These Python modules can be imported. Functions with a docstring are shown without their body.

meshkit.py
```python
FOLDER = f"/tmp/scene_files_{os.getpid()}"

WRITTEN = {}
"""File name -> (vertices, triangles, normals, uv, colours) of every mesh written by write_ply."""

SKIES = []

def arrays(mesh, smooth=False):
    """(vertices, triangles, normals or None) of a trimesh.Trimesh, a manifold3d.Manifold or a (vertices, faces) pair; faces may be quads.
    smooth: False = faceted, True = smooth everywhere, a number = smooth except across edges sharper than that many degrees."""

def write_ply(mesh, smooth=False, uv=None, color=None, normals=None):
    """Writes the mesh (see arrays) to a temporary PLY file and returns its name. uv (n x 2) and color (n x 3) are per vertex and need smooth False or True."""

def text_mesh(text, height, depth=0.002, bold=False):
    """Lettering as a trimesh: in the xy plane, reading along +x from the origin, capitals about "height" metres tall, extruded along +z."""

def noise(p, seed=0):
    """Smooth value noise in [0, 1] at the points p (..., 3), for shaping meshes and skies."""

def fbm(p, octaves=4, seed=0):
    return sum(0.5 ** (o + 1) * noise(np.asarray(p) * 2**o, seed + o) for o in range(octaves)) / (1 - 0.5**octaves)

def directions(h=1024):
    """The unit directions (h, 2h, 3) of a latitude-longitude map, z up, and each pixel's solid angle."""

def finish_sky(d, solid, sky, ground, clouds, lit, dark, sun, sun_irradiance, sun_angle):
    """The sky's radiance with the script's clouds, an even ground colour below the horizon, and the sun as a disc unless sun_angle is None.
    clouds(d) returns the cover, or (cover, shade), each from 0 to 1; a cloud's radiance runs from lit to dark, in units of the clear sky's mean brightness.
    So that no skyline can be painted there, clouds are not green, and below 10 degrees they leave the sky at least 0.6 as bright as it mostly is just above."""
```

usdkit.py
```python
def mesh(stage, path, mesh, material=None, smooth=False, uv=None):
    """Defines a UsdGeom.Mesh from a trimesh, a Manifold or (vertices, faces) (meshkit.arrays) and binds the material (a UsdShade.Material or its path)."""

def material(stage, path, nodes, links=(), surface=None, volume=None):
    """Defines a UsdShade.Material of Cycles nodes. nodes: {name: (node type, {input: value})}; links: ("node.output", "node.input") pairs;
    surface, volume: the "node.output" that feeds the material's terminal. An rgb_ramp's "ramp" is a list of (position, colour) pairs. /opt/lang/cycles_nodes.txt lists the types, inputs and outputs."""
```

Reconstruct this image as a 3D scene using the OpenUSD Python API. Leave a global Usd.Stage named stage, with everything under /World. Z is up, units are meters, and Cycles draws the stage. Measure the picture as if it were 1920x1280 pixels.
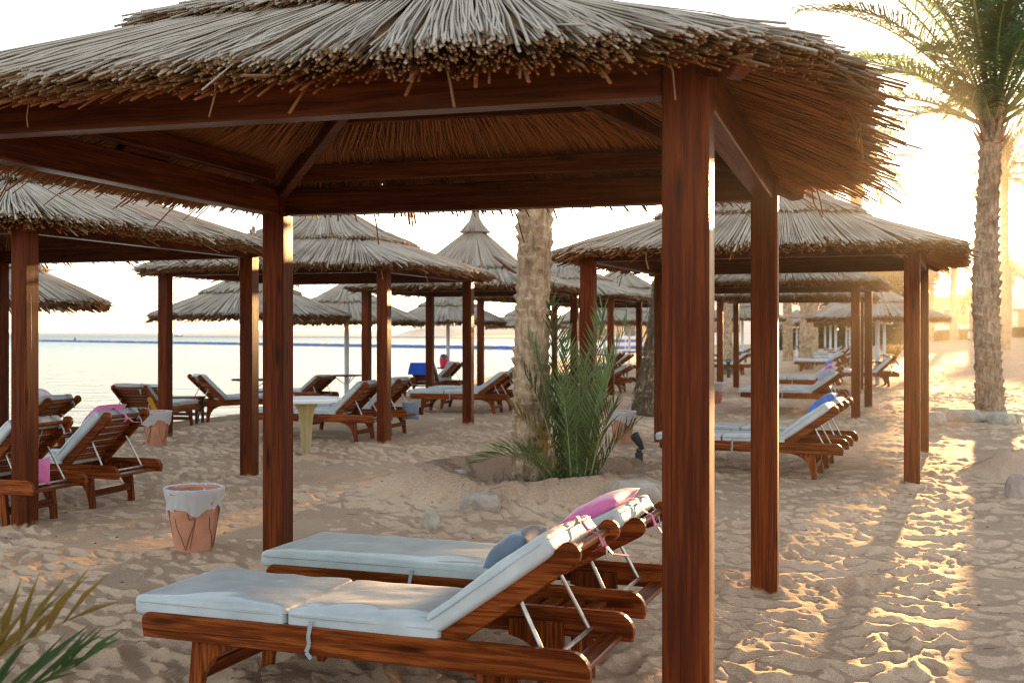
import math, numpy as np, trimesh, usdkit, meshkit
from pxr import Usd, UsdGeom, UsdLux, UsdShade, Gf, Sdf, Vt
import shapely.geometry as sg

# ------------------------------------------------------------------ camera, sky, sun, exposure
stage = Usd.Stage.CreateInMemory()
UsdGeom.Xform.Define(stage, '/World')
UsdGeom.Scope.Define(stage, '/World/Looks')
F, HORIZON, EYE = 2188.0, 622.0, 1.5           # focal length in photo pixels, horizon row, eye height
EXPOSURE = 3.35
SUN_AZ, SUN_EL = math.radians(21.8), math.radians(4.8)
SKY_STRENGTH, SUN_INTENSITY = 0.092, 1.25
SKY_SATURATION = 0.84
SUN_COLOR = (1.0, 0.58, 0.24)

cam = UsdGeom.Camera.Define(stage, '/World/camera')
cam.CreateHorizontalApertureAttr(36.0)
cam.CreateFocalLengthAttr(36.0 * F / 1920)
cam.CreateVerticalApertureOffsetAttr(-(640 - HORIZON) / 1920 * 36.0)
cam.CreateClippingRangeAttr((0.05, 60000.0))
cam.CreateFStopAttr(4.0)
cam.CreateFocusDistanceAttr(6.3)
cam.CreateExposureAttr(EXPOSURE)
UsdGeom.Xformable(cam).AddTranslateOp().Set((0, 0, EYE))
UsdGeom.Xformable(cam).AddRotateXOp().Set(90.0)

SUN_DIR = np.array([math.sin(SUN_AZ) * math.cos(SUN_EL), math.cos(SUN_AZ) * math.cos(SUN_EL), math.sin(SUN_EL)])
dome = UsdLux.DomeLight.Define(stage, '/World/sky')
dome.GetPrim().SetCustomDataByKey('kind', 'structure')
sky_mat = usdkit.material(stage, '/World/Looks/sky_air', {
    's': ('sky_texture', {'sky_type': 'single_scattering', 'sun_disc': False, 'sun_elevation': SUN_EL, 'sun_rotation': SUN_AZ,
                          'altitude': 10.0, 'air_density': 1.0, 'aerosol_density': 0.8, 'ozone_density': 1.6}),
    'h': ('hsv', {'saturation': SKY_SATURATION}), 'ga': ('gamma', {'gamma': 0.48}),
    'b': ('background_shader', {'strength': SKY_STRENGTH})}, [('s.color', 'h.color'), ('h.color', 'ga.color'), ('ga.color', 'b.color')], surface='b.background')
UsdShade.MaterialBindingAPI.Apply(dome.GetPrim()).Bind(sky_mat)
sun = UsdLux.DistantLight.Define(stage, '/World/sun')
sun.CreateNormalizeAttr(True)
sun.CreateIntensityAttr(SUN_INTENSITY)
sun.CreateColorAttr(Gf.Vec3f(*SUN_COLOR))
sun.CreateAngleAttr(0.6)
zax = SUN_DIR; xax = np.cross([0, 0, 1.0], zax); xax /= np.linalg.norm(xax); yax = np.cross(zax, xax)
m4 = Gf.Matrix4d(*[float(t) for t in (*xax, 0, *yax, 0, *zax, 0, 0, 0, 0, 1)])
UsdGeom.Xformable(sun).AddTransformOp().Set(m4)

# ------------------------------------------------------------------ materials
def mat(name, nodes, links, surface='p.BSDF', volume=None):
    return usdkit.material(stage, '/World/Looks/' + name, nodes, links, surface=surface, volume=volume)

def wood(name, dark, light, stretch, rough=0.48, scale=1.0, coat=0.0, foot=False):
    big = tuple(max(0.6, q * 0.09) * scale for q in stretch)
    nodes = {
        'c': ('texture_coordinate', {}), 'oi': ('object_info', {}),
        'off': ('vector_math', {'math_type': 'scale', 'vector1': (17.0, 29.0, 41.0)}), 'add': ('vector_math', {'math_type': 'add'}),
        'm': ('mapping', {'scale': tuple(q * scale for q in stretch)}),
        'n': ('noise_texture', {'scale': 1.0, 'detail': 6.0, 'roughness': 0.62, 'distortion': 0.5}),
        'm2': ('mapping', {'scale': big}), 'n2': ('noise_texture', {'scale': 1.0, 'detail': 3.0}),
        'm3': ('mapping', {'scale': tuple(8.0 if q > 10 else 1.6 for q in stretch)}), 'vo': ('voronoi_texture', {'scale': 1.0, 'randomness': 1.0}),
        'kn': ('map_range', {'from_min': 0.05, 'from_max': 0.17, 'to_min': 0.28, 'to_max': 1.0, 'clamp': True}),
        'm4': ('mapping', {'scale': tuple(q * 2.2 if q > 10 else 0.9 for q in stretch)}), 'n4': ('noise_texture', {'scale': 1.0, 'detail': 2.0}),
        'ck': ('map_range', {'from_min': 0.28, 'from_max': 0.33, 'to_min': 0.35, 'to_max': 1.0, 'clamp': True}),
        'km': ('math', {'math_type': 'multiply'}),
        'r': ('rgb_ramp', {'ramp': [(0.28, tuple(x * 0.55 for x in dark)), (0.45, dark), (0.62, light), (0.78, dark)]}),
        'r2': ('rgb_ramp', {'ramp': [(0.32, (0.5, 0.46, 0.44)), (0.6, (1.0, 1.0, 1.0)), (0.75, (1.25, 1.15, 1.05))]}),
        'mx': ('mix', {'mix_type': 'multiply', 'fac': 1.0}), 'mk': ('mix', {'mix_type': 'multiply', 'fac': 1.0}),
        'rr': ('map_range', {'from_min': 0.3, 'from_max': 0.75, 'to_min': rough - 0.12, 'to_max': rough + 0.2}),
        'bu': ('bump', {'strength': 0.35, 'distance': 0.002}), 'bc': ('bump', {'strength': 0.6, 'distance': 0.003}),
        'p': ('principled_bsdf', {'coat_weight': coat, 'coat_roughness': 0.25, 'specular_ior_level': 0.10})}
    links = [('oi.random', 'off.scale'), ('c.object', 'add.vector1'), ('off.vector', 'add.vector2'), ('add.vector', 'm.vector'), ('m.vector', 'n.vector'), ('add.vector', 'm2.vector'), ('m2.vector', 'n2.vector'),
             ('add.vector', 'm3.vector'), ('m3.vector', 'vo.vector'), ('vo.distance', 'kn.value'), ('add.vector', 'm4.vector'), ('m4.vector', 'n4.vector'), ('n4.fac', 'ck.value'), ('kn.result', 'km.value1'), ('ck.result', 'km.value2'),
             ('n.fac', 'r.fac'), ('n2.fac', 'r2.fac'), ('r.color', 'mx.color1'), ('r2.color', 'mx.color2'), ('mx.color', 'mk.color1'), ('km.value', 'mk.color2'),
             ('n2.fac', 'rr.value'), ('rr.result', 'p.roughness'), ('n.fac', 'bu.height'), ('km.value', 'bc.height'), ('bu.normal', 'bc.normal'), ('bc.normal', 'p.normal')]
    last = 'mk.color'
    if foot:
        nodes |= {'sp': ('separate_xyz', {}), 'nf': ('noise_texture', {'scale': 16.0, 'detail': 4.0}), 'za': ('math', {'math_type': 'multiply_add', 'value2': -0.12}),
                  'fz': ('map_range', {'from_min': -0.055, 'from_max': -0.015, 'to_min': 0.8, 'to_max': 0.0, 'clamp': True}), 'fm': ('mix', {'mix_type': 'mix', 'color2': (0.42, 0.28, 0.18)})}
        links += [('c.object', 'sp.vector'), ('c.object', 'nf.vector'), ('nf.fac', 'za.value1'), ('sp.z', 'za.value3'), ('za.value', 'fz.value'), ('fz.result', 'fm.fac'), ('mk.color', 'fm.color1')]
        last = 'fm.color'
    return mat(name, nodes, links + [(last, 'p.base_color')])

WD, WL = (0.085, 0.0140, 0.0022), (0.150, 0.031, 0.0040)
M = {}
M['wood_z'] = wood('varnished_wood_upright', WD, WL, (60, 60, 2.2), foot=True)
M['wood_x'] = wood('varnished_wood_long', WD, WL, (2.2, 60, 60))
M['wood_y'] = wood('varnished_wood_cross', WD, WL, (60, 2.2, 60))
BD, BL = (0.075, 0.021, 0.008), (0.15, 0.045, 0.014)
M['beam_x'] = wood('beam_wood_long', (0.075, 0.019, 0.006), (0.13, 0.037, 0.010), (2.2, 50, 50), rough=0.36)
M['beam_y'] = wood('beam_wood_cross', (0.075, 0.019, 0.006), (0.13, 0.037, 0.010), (50, 2.2, 50), rough=0.36)
M['bed_x'] = wood('lounger_wood_long', (0.12, 0.024, 0.005), (0.28, 0.072, 0.015), (3.0, 70, 45), rough=0.26)
M['bed_y'] = wood('lounger_wood_cross', (0.12, 0.024, 0.005), (0.28, 0.072, 0.015), (70, 3.0, 70), rough=0.3)
M['bed_z'] = wood('lounger_wood_leg', (0.12, 0.024, 0.005), (0.28, 0.072, 0.015), (70, 70, 3.0), rough=0.3)

def straw(name, stops, rough=0.75, trans=0.0, spec=0.3):
    nodes = {
        'g': ('geometry', {}),
        'r': ('rgb_ramp', {'ramp': stops}),
        'c': ('texture_coordinate', {}),
        'n': ('noise_texture', {'scale': 2.2, 'detail': 4.0, 'roughness': 0.6}),
        'nr': ('rgb_ramp', {'ramp': [(0.28, (0.70, 0.65, 0.60)), (0.5, (0.98, 0.96, 0.94)), (0.72, (1.1, 1.1, 1.1))]}),
        'mx': ('mix', {'mix_type': 'multiply', 'fac': 1.0}),
        'p': ('principled_bsdf', {'roughness': rough, 'specular_ior_level': spec})}
    links = [('g.random_per_island', 'r.fac'), ('c.object', 'n.vector'), ('n.fac', 'nr.fac'), ('r.color', 'mx.color1'), ('nr.color', 'mx.color2'), ('mx.color', 'p.base_color')]
    surf = 'p.BSDF'
    if trans:
        nodes['t'] = ('translucent_bsdf', {}); nodes['mc'] = ('mix_closure', {'fac': trans})
        links += [('mx.color', 't.color'), ('p.BSDF', 'mc.closure1'), ('t.BSDF', 'mc.closure2')]
        surf = 'mc.closure'
    return mat(name, nodes, links, surf)

M['thatch_top'] = straw('weathered_grey_thatch', [(0.0, (0.34, 0.28, 0.22)), (0.14, (0.58, 0.54, 0.50)), (0.3, (0.72, 0.71, 0.71)), (0.62, (0.82, 0.82, 0.83)), (0.74, (0.70, 0.57, 0.43)), (0.82, (0.76, 0.72, 0.67)), (0.9, (0.88, 0.88, 0.88)), (1.0, (0.92, 0.92, 0.92))])
M['thatch_edge'] = straw('cut_thatch_ends', [(0.0, (0.28, 0.165, 0.075)), (0.4, (0.62, 0.39, 0.19)), (0.75, (0.76, 0.52, 0.28)), (1.0, (0.85, 0.66, 0.42))], trans=0.15)
M['thatch_under'] = straw('dry_brown_thatch', [(0.0, (0.26, 0.10, 0.03)), (0.4, (0.66, 0.31, 0.105)), (0.75, (0.76, 0.41, 0.16)), (1.0, (0.80, 0.52, 0.25))], trans=0.06)
M['thatch_core'] = mat('thatch_core', {'p': ('principled_bsdf', {'base_color': (0.50, 0.27, 0.105), 'roughness': 0.9})}, [])

def plain(name, color, rough=0.5, metallic=0.0, noise=0.0, scale=20.0, bump=0.0, coat=0.0, sheen=0.0, spec=0.5, detail=4.0, trans=0.0):
    nodes = {'p': ('principled_bsdf', {'base_color': color, 'roughness': rough, 'metallic': metallic, 'coat_weight': coat, 'sheen_weight': sheen, 'specular_ior_level': spec})}
    links = []
    if noise or bump:
        nodes['c'] = ('texture_coordinate', {})
        nodes['n'] = ('noise_texture', {'scale': scale, 'detail': detail, 'roughness': 0.6})
        links += [('c.object', 'n.vector')]
    if noise:
        nodes['r'] = ('rgb_ramp', {'ramp': [(0.25, tuple(x * (1 - noise) for x in color)), (0.5, color), (0.75, tuple(min(1, x * (1 + noise)) for x in color))]})
        links += [('n.fac', 'r.fac'), ('r.color', 'p.base_color')]
    if bump:
        nodes['b'] = ('bump', {'strength': 0.6, 'distance': bump})
        links += [('n.fac', 'b.height'), ('b.normal', 'p.normal')]
    surf = 'p.BSDF'
    if trans:
        nodes['t'] = ('translucent_bsdf', {'color': color}); nodes['mc'] = ('mix_closure', {'fac': trans})
        links += [('p.BSDF', 'mc.closure1'), ('t.BSDF', 'mc.closure2')]
        surf = 'mc.closure'
    return mat(name, nodes, links, surf)

M['cushion'] = plain('grey_canvas_cushion', (0.37, 0.392, 0.402), 0.55, noise=0.2, scale=5.5, bump=0.008, sheen=0.1, detail=7.0)
M['cushion_old'] = plain('greenish_grey_canvas', (0.345, 0.375, 0.36), 0.5, noise=0.26, scale=4.5, bump=0.008, sheen=0.1, detail=7.0)
M['piping'] = plain('grey_piping', (0.33, 0.36, 0.38), 0.6)
M['strap'] = plain('pale_strap', (0.24, 0.245, 0.24), 0.6)
M['steel'] = plain('dull_steel', (0.5, 0.46, 0.42), 0.38, metallic=0.9, noise=0.3, scale=30)
M['pink'] = plain('pink_fabric', (0.60, 0.13, 0.33), 0.65, noise=0.15, scale=12, bump=0.004, sheen=0.3)
M['red_strap'] = plain('rose_strap', (0.45, 0.07, 0.15), 0.6)
M['slate'] = plain('slate_fabric', (0.095, 0.125, 0.175), 0.7, noise=0.2, scale=14, bump=0.004, sheen=0.3)
M['blue'] = plain('blue_fabric', (0.03, 0.16, 0.55), 0.7, noise=0.2, scale=14, bump=0.004)
M['paleblue'] = plain('pale_blue_fabric', (0.30, 0.37, 0.55), 0.7, noise=0.15, scale=14, bump=0.004)
M['royal'] = plain('royal_blue_towel', (0.01, 0.08, 0.52), 0.85, noise=0.15, scale=10, bump=0.004)
M['purple'] = plain('violet_blue_towel', (0.06, 0.035, 0.36), 0.85, noise=0.2, scale=10, bump=0.004)
M['red'] = plain('red_plastic', (0.62, 0.03, 0.06), 0.35)
M['navy'] = plain('navy_plastic', (0.06, 0.08, 0.16), 0.4)
M['black'] = plain('black_metal', (0.012, 0.014, 0.016), 0.42, noise=0.3, scale=30)
M['glass_lens'] = plain('lamp_lens', (0.35, 0.40, 0.45), 0.1)
M['white_plastic'] = plain('white_plastic', (0.72, 0.73, 0.74), 0.4)
M['cream_plastic'] = plain('cream_plastic', (0.68, 0.56, 0.30), 0.42, noise=0.08, scale=6, trans=0.25)
M['yellow'] = plain('yellow_vinyl', (0.80, 0.42, 0.02), 0.35, trans=0.3)
M['lilac'] = plain('lilac_vinyl', (0.5, 0.36, 0.42), 0.35)
M['pole'] = plain('white_painted_pole', (0.62, 0.66, 0.70), 0.4, noise=0.1, scale=8)
M['terracotta'] = plain('terracotta', (0.40, 0.17, 0.10), 0.8, noise=0.22, scale=9, bump=0.002)
M['carved'] = plain('terracotta_carving', (0.20, 0.065, 0.035), 0.85)
M['rock'] = plain('granite_boulder', (0.30, 0.235, 0.185), 0.85, noise=0.35, scale=7, bump=0.012, detail=8)
M['rock_green'] = plain('greenish_boulder', (0.33, 0.285, 0.22), 0.85, noise=0.35, scale=7, bump=0.012, detail=8)
M['blue_float'] = plain('blue_float', (0.005, 0.09, 0.28), 0.6, spec=0.1)
M['dark_float'] = plain('dark_float', (0.02, 0.05, 0.09), 0.4)
M['white_wall'] = plain('white_plaster', (0.74, 0.71, 0.66), 0.8, noise=0.06, scale=1.0)
M['ochre_wall'] = plain('ochre_plaster', (0.60, 0.36, 0.16), 0.8, noise=0.08, scale=1.0)
M['window'] = plain('window_glass', (0.05, 0.055, 0.06), 0.08)
M['roof_tile'] = plain('grey_roof', (0.33, 0.31, 0.30), 0.8)
M['headland'] = plain('pale_headland', (0.36, 0.33, 0.28), 0.9, noise=0.35, scale=0.06, detail=8)
M['hedge'] = straw('hedge_leaves', [(0, (0.03, 0.055, 0.012)), (0.6, (0.06, 0.10, 0.02)), (1, (0.10, 0.14, 0.03))], rough=0.6, trans=0.25)
M['leaf_green'] = straw('palm_leaflet_green', [(0, (0.09, 0.17, 0.06)), (0.5, (0.16, 0.27, 0.09)), (0.85, (0.25, 0.33, 0.11)), (1, (0.40, 0.36, 0.12))], rough=0.42, trans=0.62, spec=0.5)
M['leaf_shrub'] = straw('shrub_leaflet', [(0, (0.15, 0.23, 0.075)), (0.5, (0.27, 0.38, 0.12)), (0.85, (0.40, 0.46, 0.16)), (1, (0.55, 0.48, 0.18))], rough=0.4, trans=0.25, spec=0.5)
M['leaf_olive'] = straw('palm_leaflet_olive', [(0, (0.10, 0.12, 0.035)), (0.5, (0.19, 0.20, 0.06)), (1, (0.34, 0.27, 0.09))], rough=0.5, trans=0.35, spec=0.4)
M['leaf_dry'] = straw('palm_leaflet_dry', [(0, (0.28, 0.20, 0.05)), (0.5, (0.50, 0.33, 0.09)), (1, (0.66, 0.44, 0.13))], rough=0.5, trans=0.3, spec=0.4)
M['rachis'] = plain('palm_rachis', (0.20, 0.20, 0.07), 0.5, noise=0.2, scale=6)
M['rachis_dry'] = plain('palm_rachis_dry', (0.27, 0.19, 0.09), 0.55, noise=0.2, scale=6)
M['grass'] = straw('grass_blade', [(0, (0.04, 0.09, 0.015)), (1, (0.12, 0.19, 0.03))], rough=0.5, trans=0.3)
M['fibre'] = straw('palm_fibre', [(0, (0.11, 0.08, 0.05)), (0.5, (0.26, 0.20, 0.13)), (1, (0.38, 0.31, 0.21))], rough=0.85)
M['bark'] = mat('palm_bark', {
    'c': ('texture_coordinate', {}), 'm': ('mapping', {'scale': (22.0, 22.0, 5.0)}),
    'n': ('noise_texture', {'scale': 1.0, 'detail': 8.0, 'roughness': 0.68}),
    'n2': ('noise_texture', {'scale': 3.4, 'detail': 5.0, 'roughness': 0.65}),
    'r': ('rgb_ramp', {'ramp': [(0.28, (0.13, 0.085, 0.052)), (0.5, (0.36, 0.255, 0.165)), (0.72, (0.54, 0.43, 0.31))]}),
    'r2': ('rgb_ramp', {'ramp': [(0.3, (0.52, 0.46, 0.41)), (0.5, (0.95, 0.9, 0.86)), (0.7, (1.25, 1.22, 1.2))]}),
    'mx': ('mix', {'mix_type': 'multiply', 'fac': 1.0}), 'b': ('bump', {'strength': 0.9, 'distance': 0.012}),
    'p': ('principled_bsdf', {'roughness': 0.85, 'specular_ior_level': 0.08})},
    [('c.object', 'm.vector'), ('m.vector', 'n.vector'), ('c.object', 'n2.vector'), ('n.fac', 'r.fac'), ('n2.fac', 'r2.fac'), ('r.color', 'mx.color1'), ('r2.color', 'mx.color2'),
     ('mx.color', 'p.base_color'), ('n.fac', 'b.height'), ('b.normal', 'p.normal')])
M['sand'] = mat('beach_sand', {
    'g': ('geometry', {}),
    'n': ('noise_texture', {'scale': 0.9, 'detail': 6.0, 'roughness': 0.6}),
    'n2': ('noise_texture', {'scale': 130.0, 'detail': 4.0, 'roughness': 0.8}),
    'n3': ('noise_texture', {'scale': 38.0, 'detail': 5.0, 'roughness': 0.7}),
    'r': ('rgb_ramp', {'ramp': [(0.3, (0.47, 0.310, 0.200)), (0.7, (0.60, 0.415, 0.285))]}),
    'r2': ('rgb_ramp', {'ramp': [(0.25, (0.52, 0.48, 0.45)), (0.5, (1.0, 1.0, 1.0)), (0.78, (1.3, 1.28, 1.26))]}),
    'mx': ('mix', {'mix_type': 'multiply', 'fac': 1.0}),
    'di': ('vector_math', {'math_type': 'distance', 'vector2': (0.25, 11.35, 0.0)}), 'dn': ('math', {'math_type': 'multiply_add', 'value2': 0.9}), 'dm': ('map_range', {'from_min': 1.55, 'from_max': 2.05, 'to_min': 1.0, 'to_max': 0.0, 'clamp': True}),
    'so': ('mix', {'mix_type': 'mix', 'color2': (0.22, 0.13, 0.08)}), 'sz': ('separate_xyz', {}), 'wz': ('map_range', {'from_min': -0.27, 'from_max': -0.14, 'to_min': 0.8, 'to_max': 0.0, 'clamp': True}), 'we': ('mix', {'mix_type': 'mix', 'color2': (0.16, 0.105, 0.07)}), 'dd': ('math', {'math_type': 'multiply', 'value2': 0.85}),
    'b': ('bump', {'strength': 0.9, 'distance': 0.024}), 'b2': ('bump', {'strength': 0.7, 'distance': 0.005}),
    'p': ('principled_bsdf', {'roughness': 0.92, 'specular_ior_level': 0.15})},
    [('g.position', 'n.vector'), ('g.position', 'n2.vector'), ('g.position', 'n3.vector'), ('n.fac', 'r.fac'), ('n2.fac', 'r2.fac'), ('g.position', 'di.vector1'), ('n3.fac', 'dn.value1'), ('di.value', 'dn.value3'), ('dn.value', 'dm.value'), ('dm.result', 'dd.value1'), ('dd.value', 'so.fac'), ('r.color', 'so.color1'), ('g.position', 'sz.vector'), ('sz.z', 'wz.value'), ('wz.result', 'we.fac'), ('so.color', 'we.color1'), ('we.color', 'mx.color1'), ('r2.color', 'mx.color2'),
     ('mx.color', 'p.base_color'), ('n3.fac', 'b.height'), ('n2.fac', 'b2.height'), ('b.normal', 'b2.normal'), ('b2.normal', 'p.normal')])
M['sea'] = mat('sea_water', {
    'g': ('geometry', {}), 'm': ('mapping', {'scale': (0.35, 0.8, 1.0)}),
    'n': ('noise_texture', {'scale': 2.0, 'detail': 5.0, 'roughness': 0.55}),
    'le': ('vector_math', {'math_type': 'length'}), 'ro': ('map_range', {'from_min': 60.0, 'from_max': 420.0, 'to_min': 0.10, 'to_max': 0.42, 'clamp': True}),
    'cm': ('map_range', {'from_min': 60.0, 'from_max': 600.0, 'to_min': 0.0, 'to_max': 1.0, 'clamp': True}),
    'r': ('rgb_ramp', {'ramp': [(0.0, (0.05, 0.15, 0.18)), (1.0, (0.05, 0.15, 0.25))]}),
    'b': ('bump', {'strength': 1.0, 'distance': 0.32}),
    'p': ('principled_bsdf', {'ior': 1.33, 'specular_ior_level': 0.5})},
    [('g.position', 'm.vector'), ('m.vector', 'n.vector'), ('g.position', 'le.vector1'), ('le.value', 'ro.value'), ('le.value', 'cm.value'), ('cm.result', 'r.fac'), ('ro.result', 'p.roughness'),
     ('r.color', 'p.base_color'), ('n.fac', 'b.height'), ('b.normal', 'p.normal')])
M['liner'] = mat('plastic_bag', {
    'c': ('texture_coordinate', {}), 'n': ('noise_texture', {'scale': 22.0, 'detail': 4.0}), 'b': ('bump', {'strength': 0.6, 'distance': 0.008}),
    'p': ('principled_bsdf', {'base_color': (0.90, 0.91, 0.95), 'roughness': 0.3}), 't': ('translucent_bsdf', {'color': (0.7, 0.72, 0.8)}), 'tr': ('transparent_bsdf', {'color': (0.9, 0.9, 0.95)}),
    'm1': ('mix_closure', {'fac': 0.35}), 'm2': ('mix_closure', {'fac': 0.08})},
    [('c.object', 'n.vector'), ('n.fac', 'b.height'), ('b.normal', 'p.normal'), ('p.BSDF', 'm1.closure1'), ('t.BSDF', 'm1.closure2'), ('m1.closure', 'm2.closure1'), ('tr.BSDF', 'm2.closure2')], 'm2.closure')
M['feather'] = plain('sparrow_feathers', (0.30, 0.26, 0.22), 0.8, noise=0.3, scale=60)
M['feather_dark'] = plain('sparrow_dark_feathers', (0.06, 0.05, 0.045), 0.8)

# ------------------------------------------------------------------ naming, tagging
_used = {}
def numbered(parent, name):
    k = (parent, name); n = _used.get(k, 0); _used[k] = n + 1
    return f'{parent}/{name}' + (f'_{n:03d}' if n else '')

def tag(prim, label=None, category=None, group=None, kind=None):
    for k, v in (('label', label), ('category', category), ('group', group), ('kind', kind)):
        if v: prim.SetCustomDataByKey(k, v)
    return prim

def pathof(x): return '/World' if x is None else (x if isinstance(x, str) else str(x.GetPath()))

def raw_mesh(path, v, f, n, m):
    me = UsdGeom.Mesh.Define(stage, path)
    me.CreatePointsAttr(Vt.Vec3fArray.FromNumpy(np.ascontiguousarray(v, np.float32)))
    me.CreateFaceVertexCountsAttr(Vt.IntArray.FromNumpy(np.full(len(f), f.shape[1], np.int32)))
    me.CreateFaceVertexIndicesAttr(Vt.IntArray.FromNumpy(np.ascontiguousarray(f.ravel(), np.int32)))
    me.CreateSubdivisionSchemeAttr('none')
    if n is not None:
        me.CreateNormalsAttr(Vt.Vec3fArray.FromNumpy(np.ascontiguousarray(n, np.float32)))
        me.SetNormalsInterpolation('vertex')
    UsdShade.MaterialBindingAPI.Apply(me.GetPrim()).Bind(M[m])
    return me.GetPrim()

def obj(name, mesh, m, parent=None, smooth=False, kind=None, label=None, category=None, group=None):
    path = numbered(pathof(parent), name)
    if isinstance(mesh, tuple) and len(mesh) == 3:
        p = raw_mesh(path, *mesh, m)
    else:
        p = usdkit.mesh(stage, path, mesh, M[m], smooth=smooth).GetPrim()
    return tag(p, label, category, group, kind)

def place(prim, loc, rz=0.0, sc=(1, 1, 1)):
    x = UsdGeom.Xformable(prim)
    ops = {o.GetOpName(): o for o in x.GetOrderedXformOps()}
    (ops.get('xformOp:translate') or x.AddTranslateOp()).Set(Gf.Vec3d(*map(float, loc)))
    (ops.get('xformOp:rotateZ') or x.AddRotateZOp()).Set(float(math.degrees(rz)))
    (ops.get('xformOp:scale') or x.AddScaleOp()).Set(Gf.Vec3f(*map(float, sc)))

def thing(name, label, category, loc=(0, 0, 0), rz=0.0, sc=(1, 1, 1), group=None):
    p = UsdGeom.Xform.Define(stage, numbered('/World', name)).GetPrim()
    place(p, loc, rz, sc)
    return tag(p, label, category, group)

def dup(root, label, loc, rz=0.0, sc=(1, 1, 1), group=None):
    name = root.GetName()
    while name[-4:-3] == '_' and name[-3:].isdigit(): name = name[:-4]
    p = UsdGeom.Xform.Define(stage, numbered('/World', name)).GetPrim()
    p.GetReferences().AddInternalReference(root.GetPath())
    UsdGeom.Xformable(p).ClearXformOpOrder()
    x = UsdGeom.Xformable(p)
    x.AddTranslateOp().Set(Gf.Vec3d(*map(float, loc))); x.AddRotateZOp().Set(float(math.degrees(rz))); x.AddScaleOp().Set(Gf.Vec3f(*map(float, sc)))
    tag(p, label, root.GetCustomDataByKey('category'), group or root.GetCustomDataByKey('group'))
    p.SetInstanceable(True)
    return p

# ------------------------------------------------------------------ mesh helpers
cat = trimesh.util.concatenate
def cbox(sx, sy, sz, c=0.004, at=(0, 0, 0)):
    """a box with chamfered edges"""
    h = np.array([sx, sy, sz]) / 2; c = min(c, h.min() * 0.6)
    pts = []
    for s in np.ndindex(2, 2, 2):
        s = np.array(s) * 2 - 1
        for k in range(3):
            q = h - c; q[k] = h[k]; pts.append(s * q)
    m = trimesh.convex.convex_hull(np.array(pts)); m.apply_translation(at)
    return m

def frame_to(p0, p1, up=(0, 0, 1)):
    d = np.asarray(p1, float) - p0; L = np.linalg.norm(d); d = d / L
    up = np.asarray(up, float)
    if abs(d @ up) > 0.98: up = np.array([1.0, 0, 0])
    y = np.cross(up, d); y /= np.linalg.norm(y); z = np.cross(d, y)
    T = np.eye(4); T[:3, 0], T[:3, 1], T[:3, 2], T[:3, 3] = d, y, z, (np.asarray(p0) + p1) / 2
    return T, L

def bar(p0, p1, w, h, c=0.004, up=(0, 0, 1)):
    T, L = frame_to(np.asarray(p0, float), np.asarray(p1, float), up)
    m = cbox(L, w, h, c); m.apply_transform(T); return m

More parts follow.
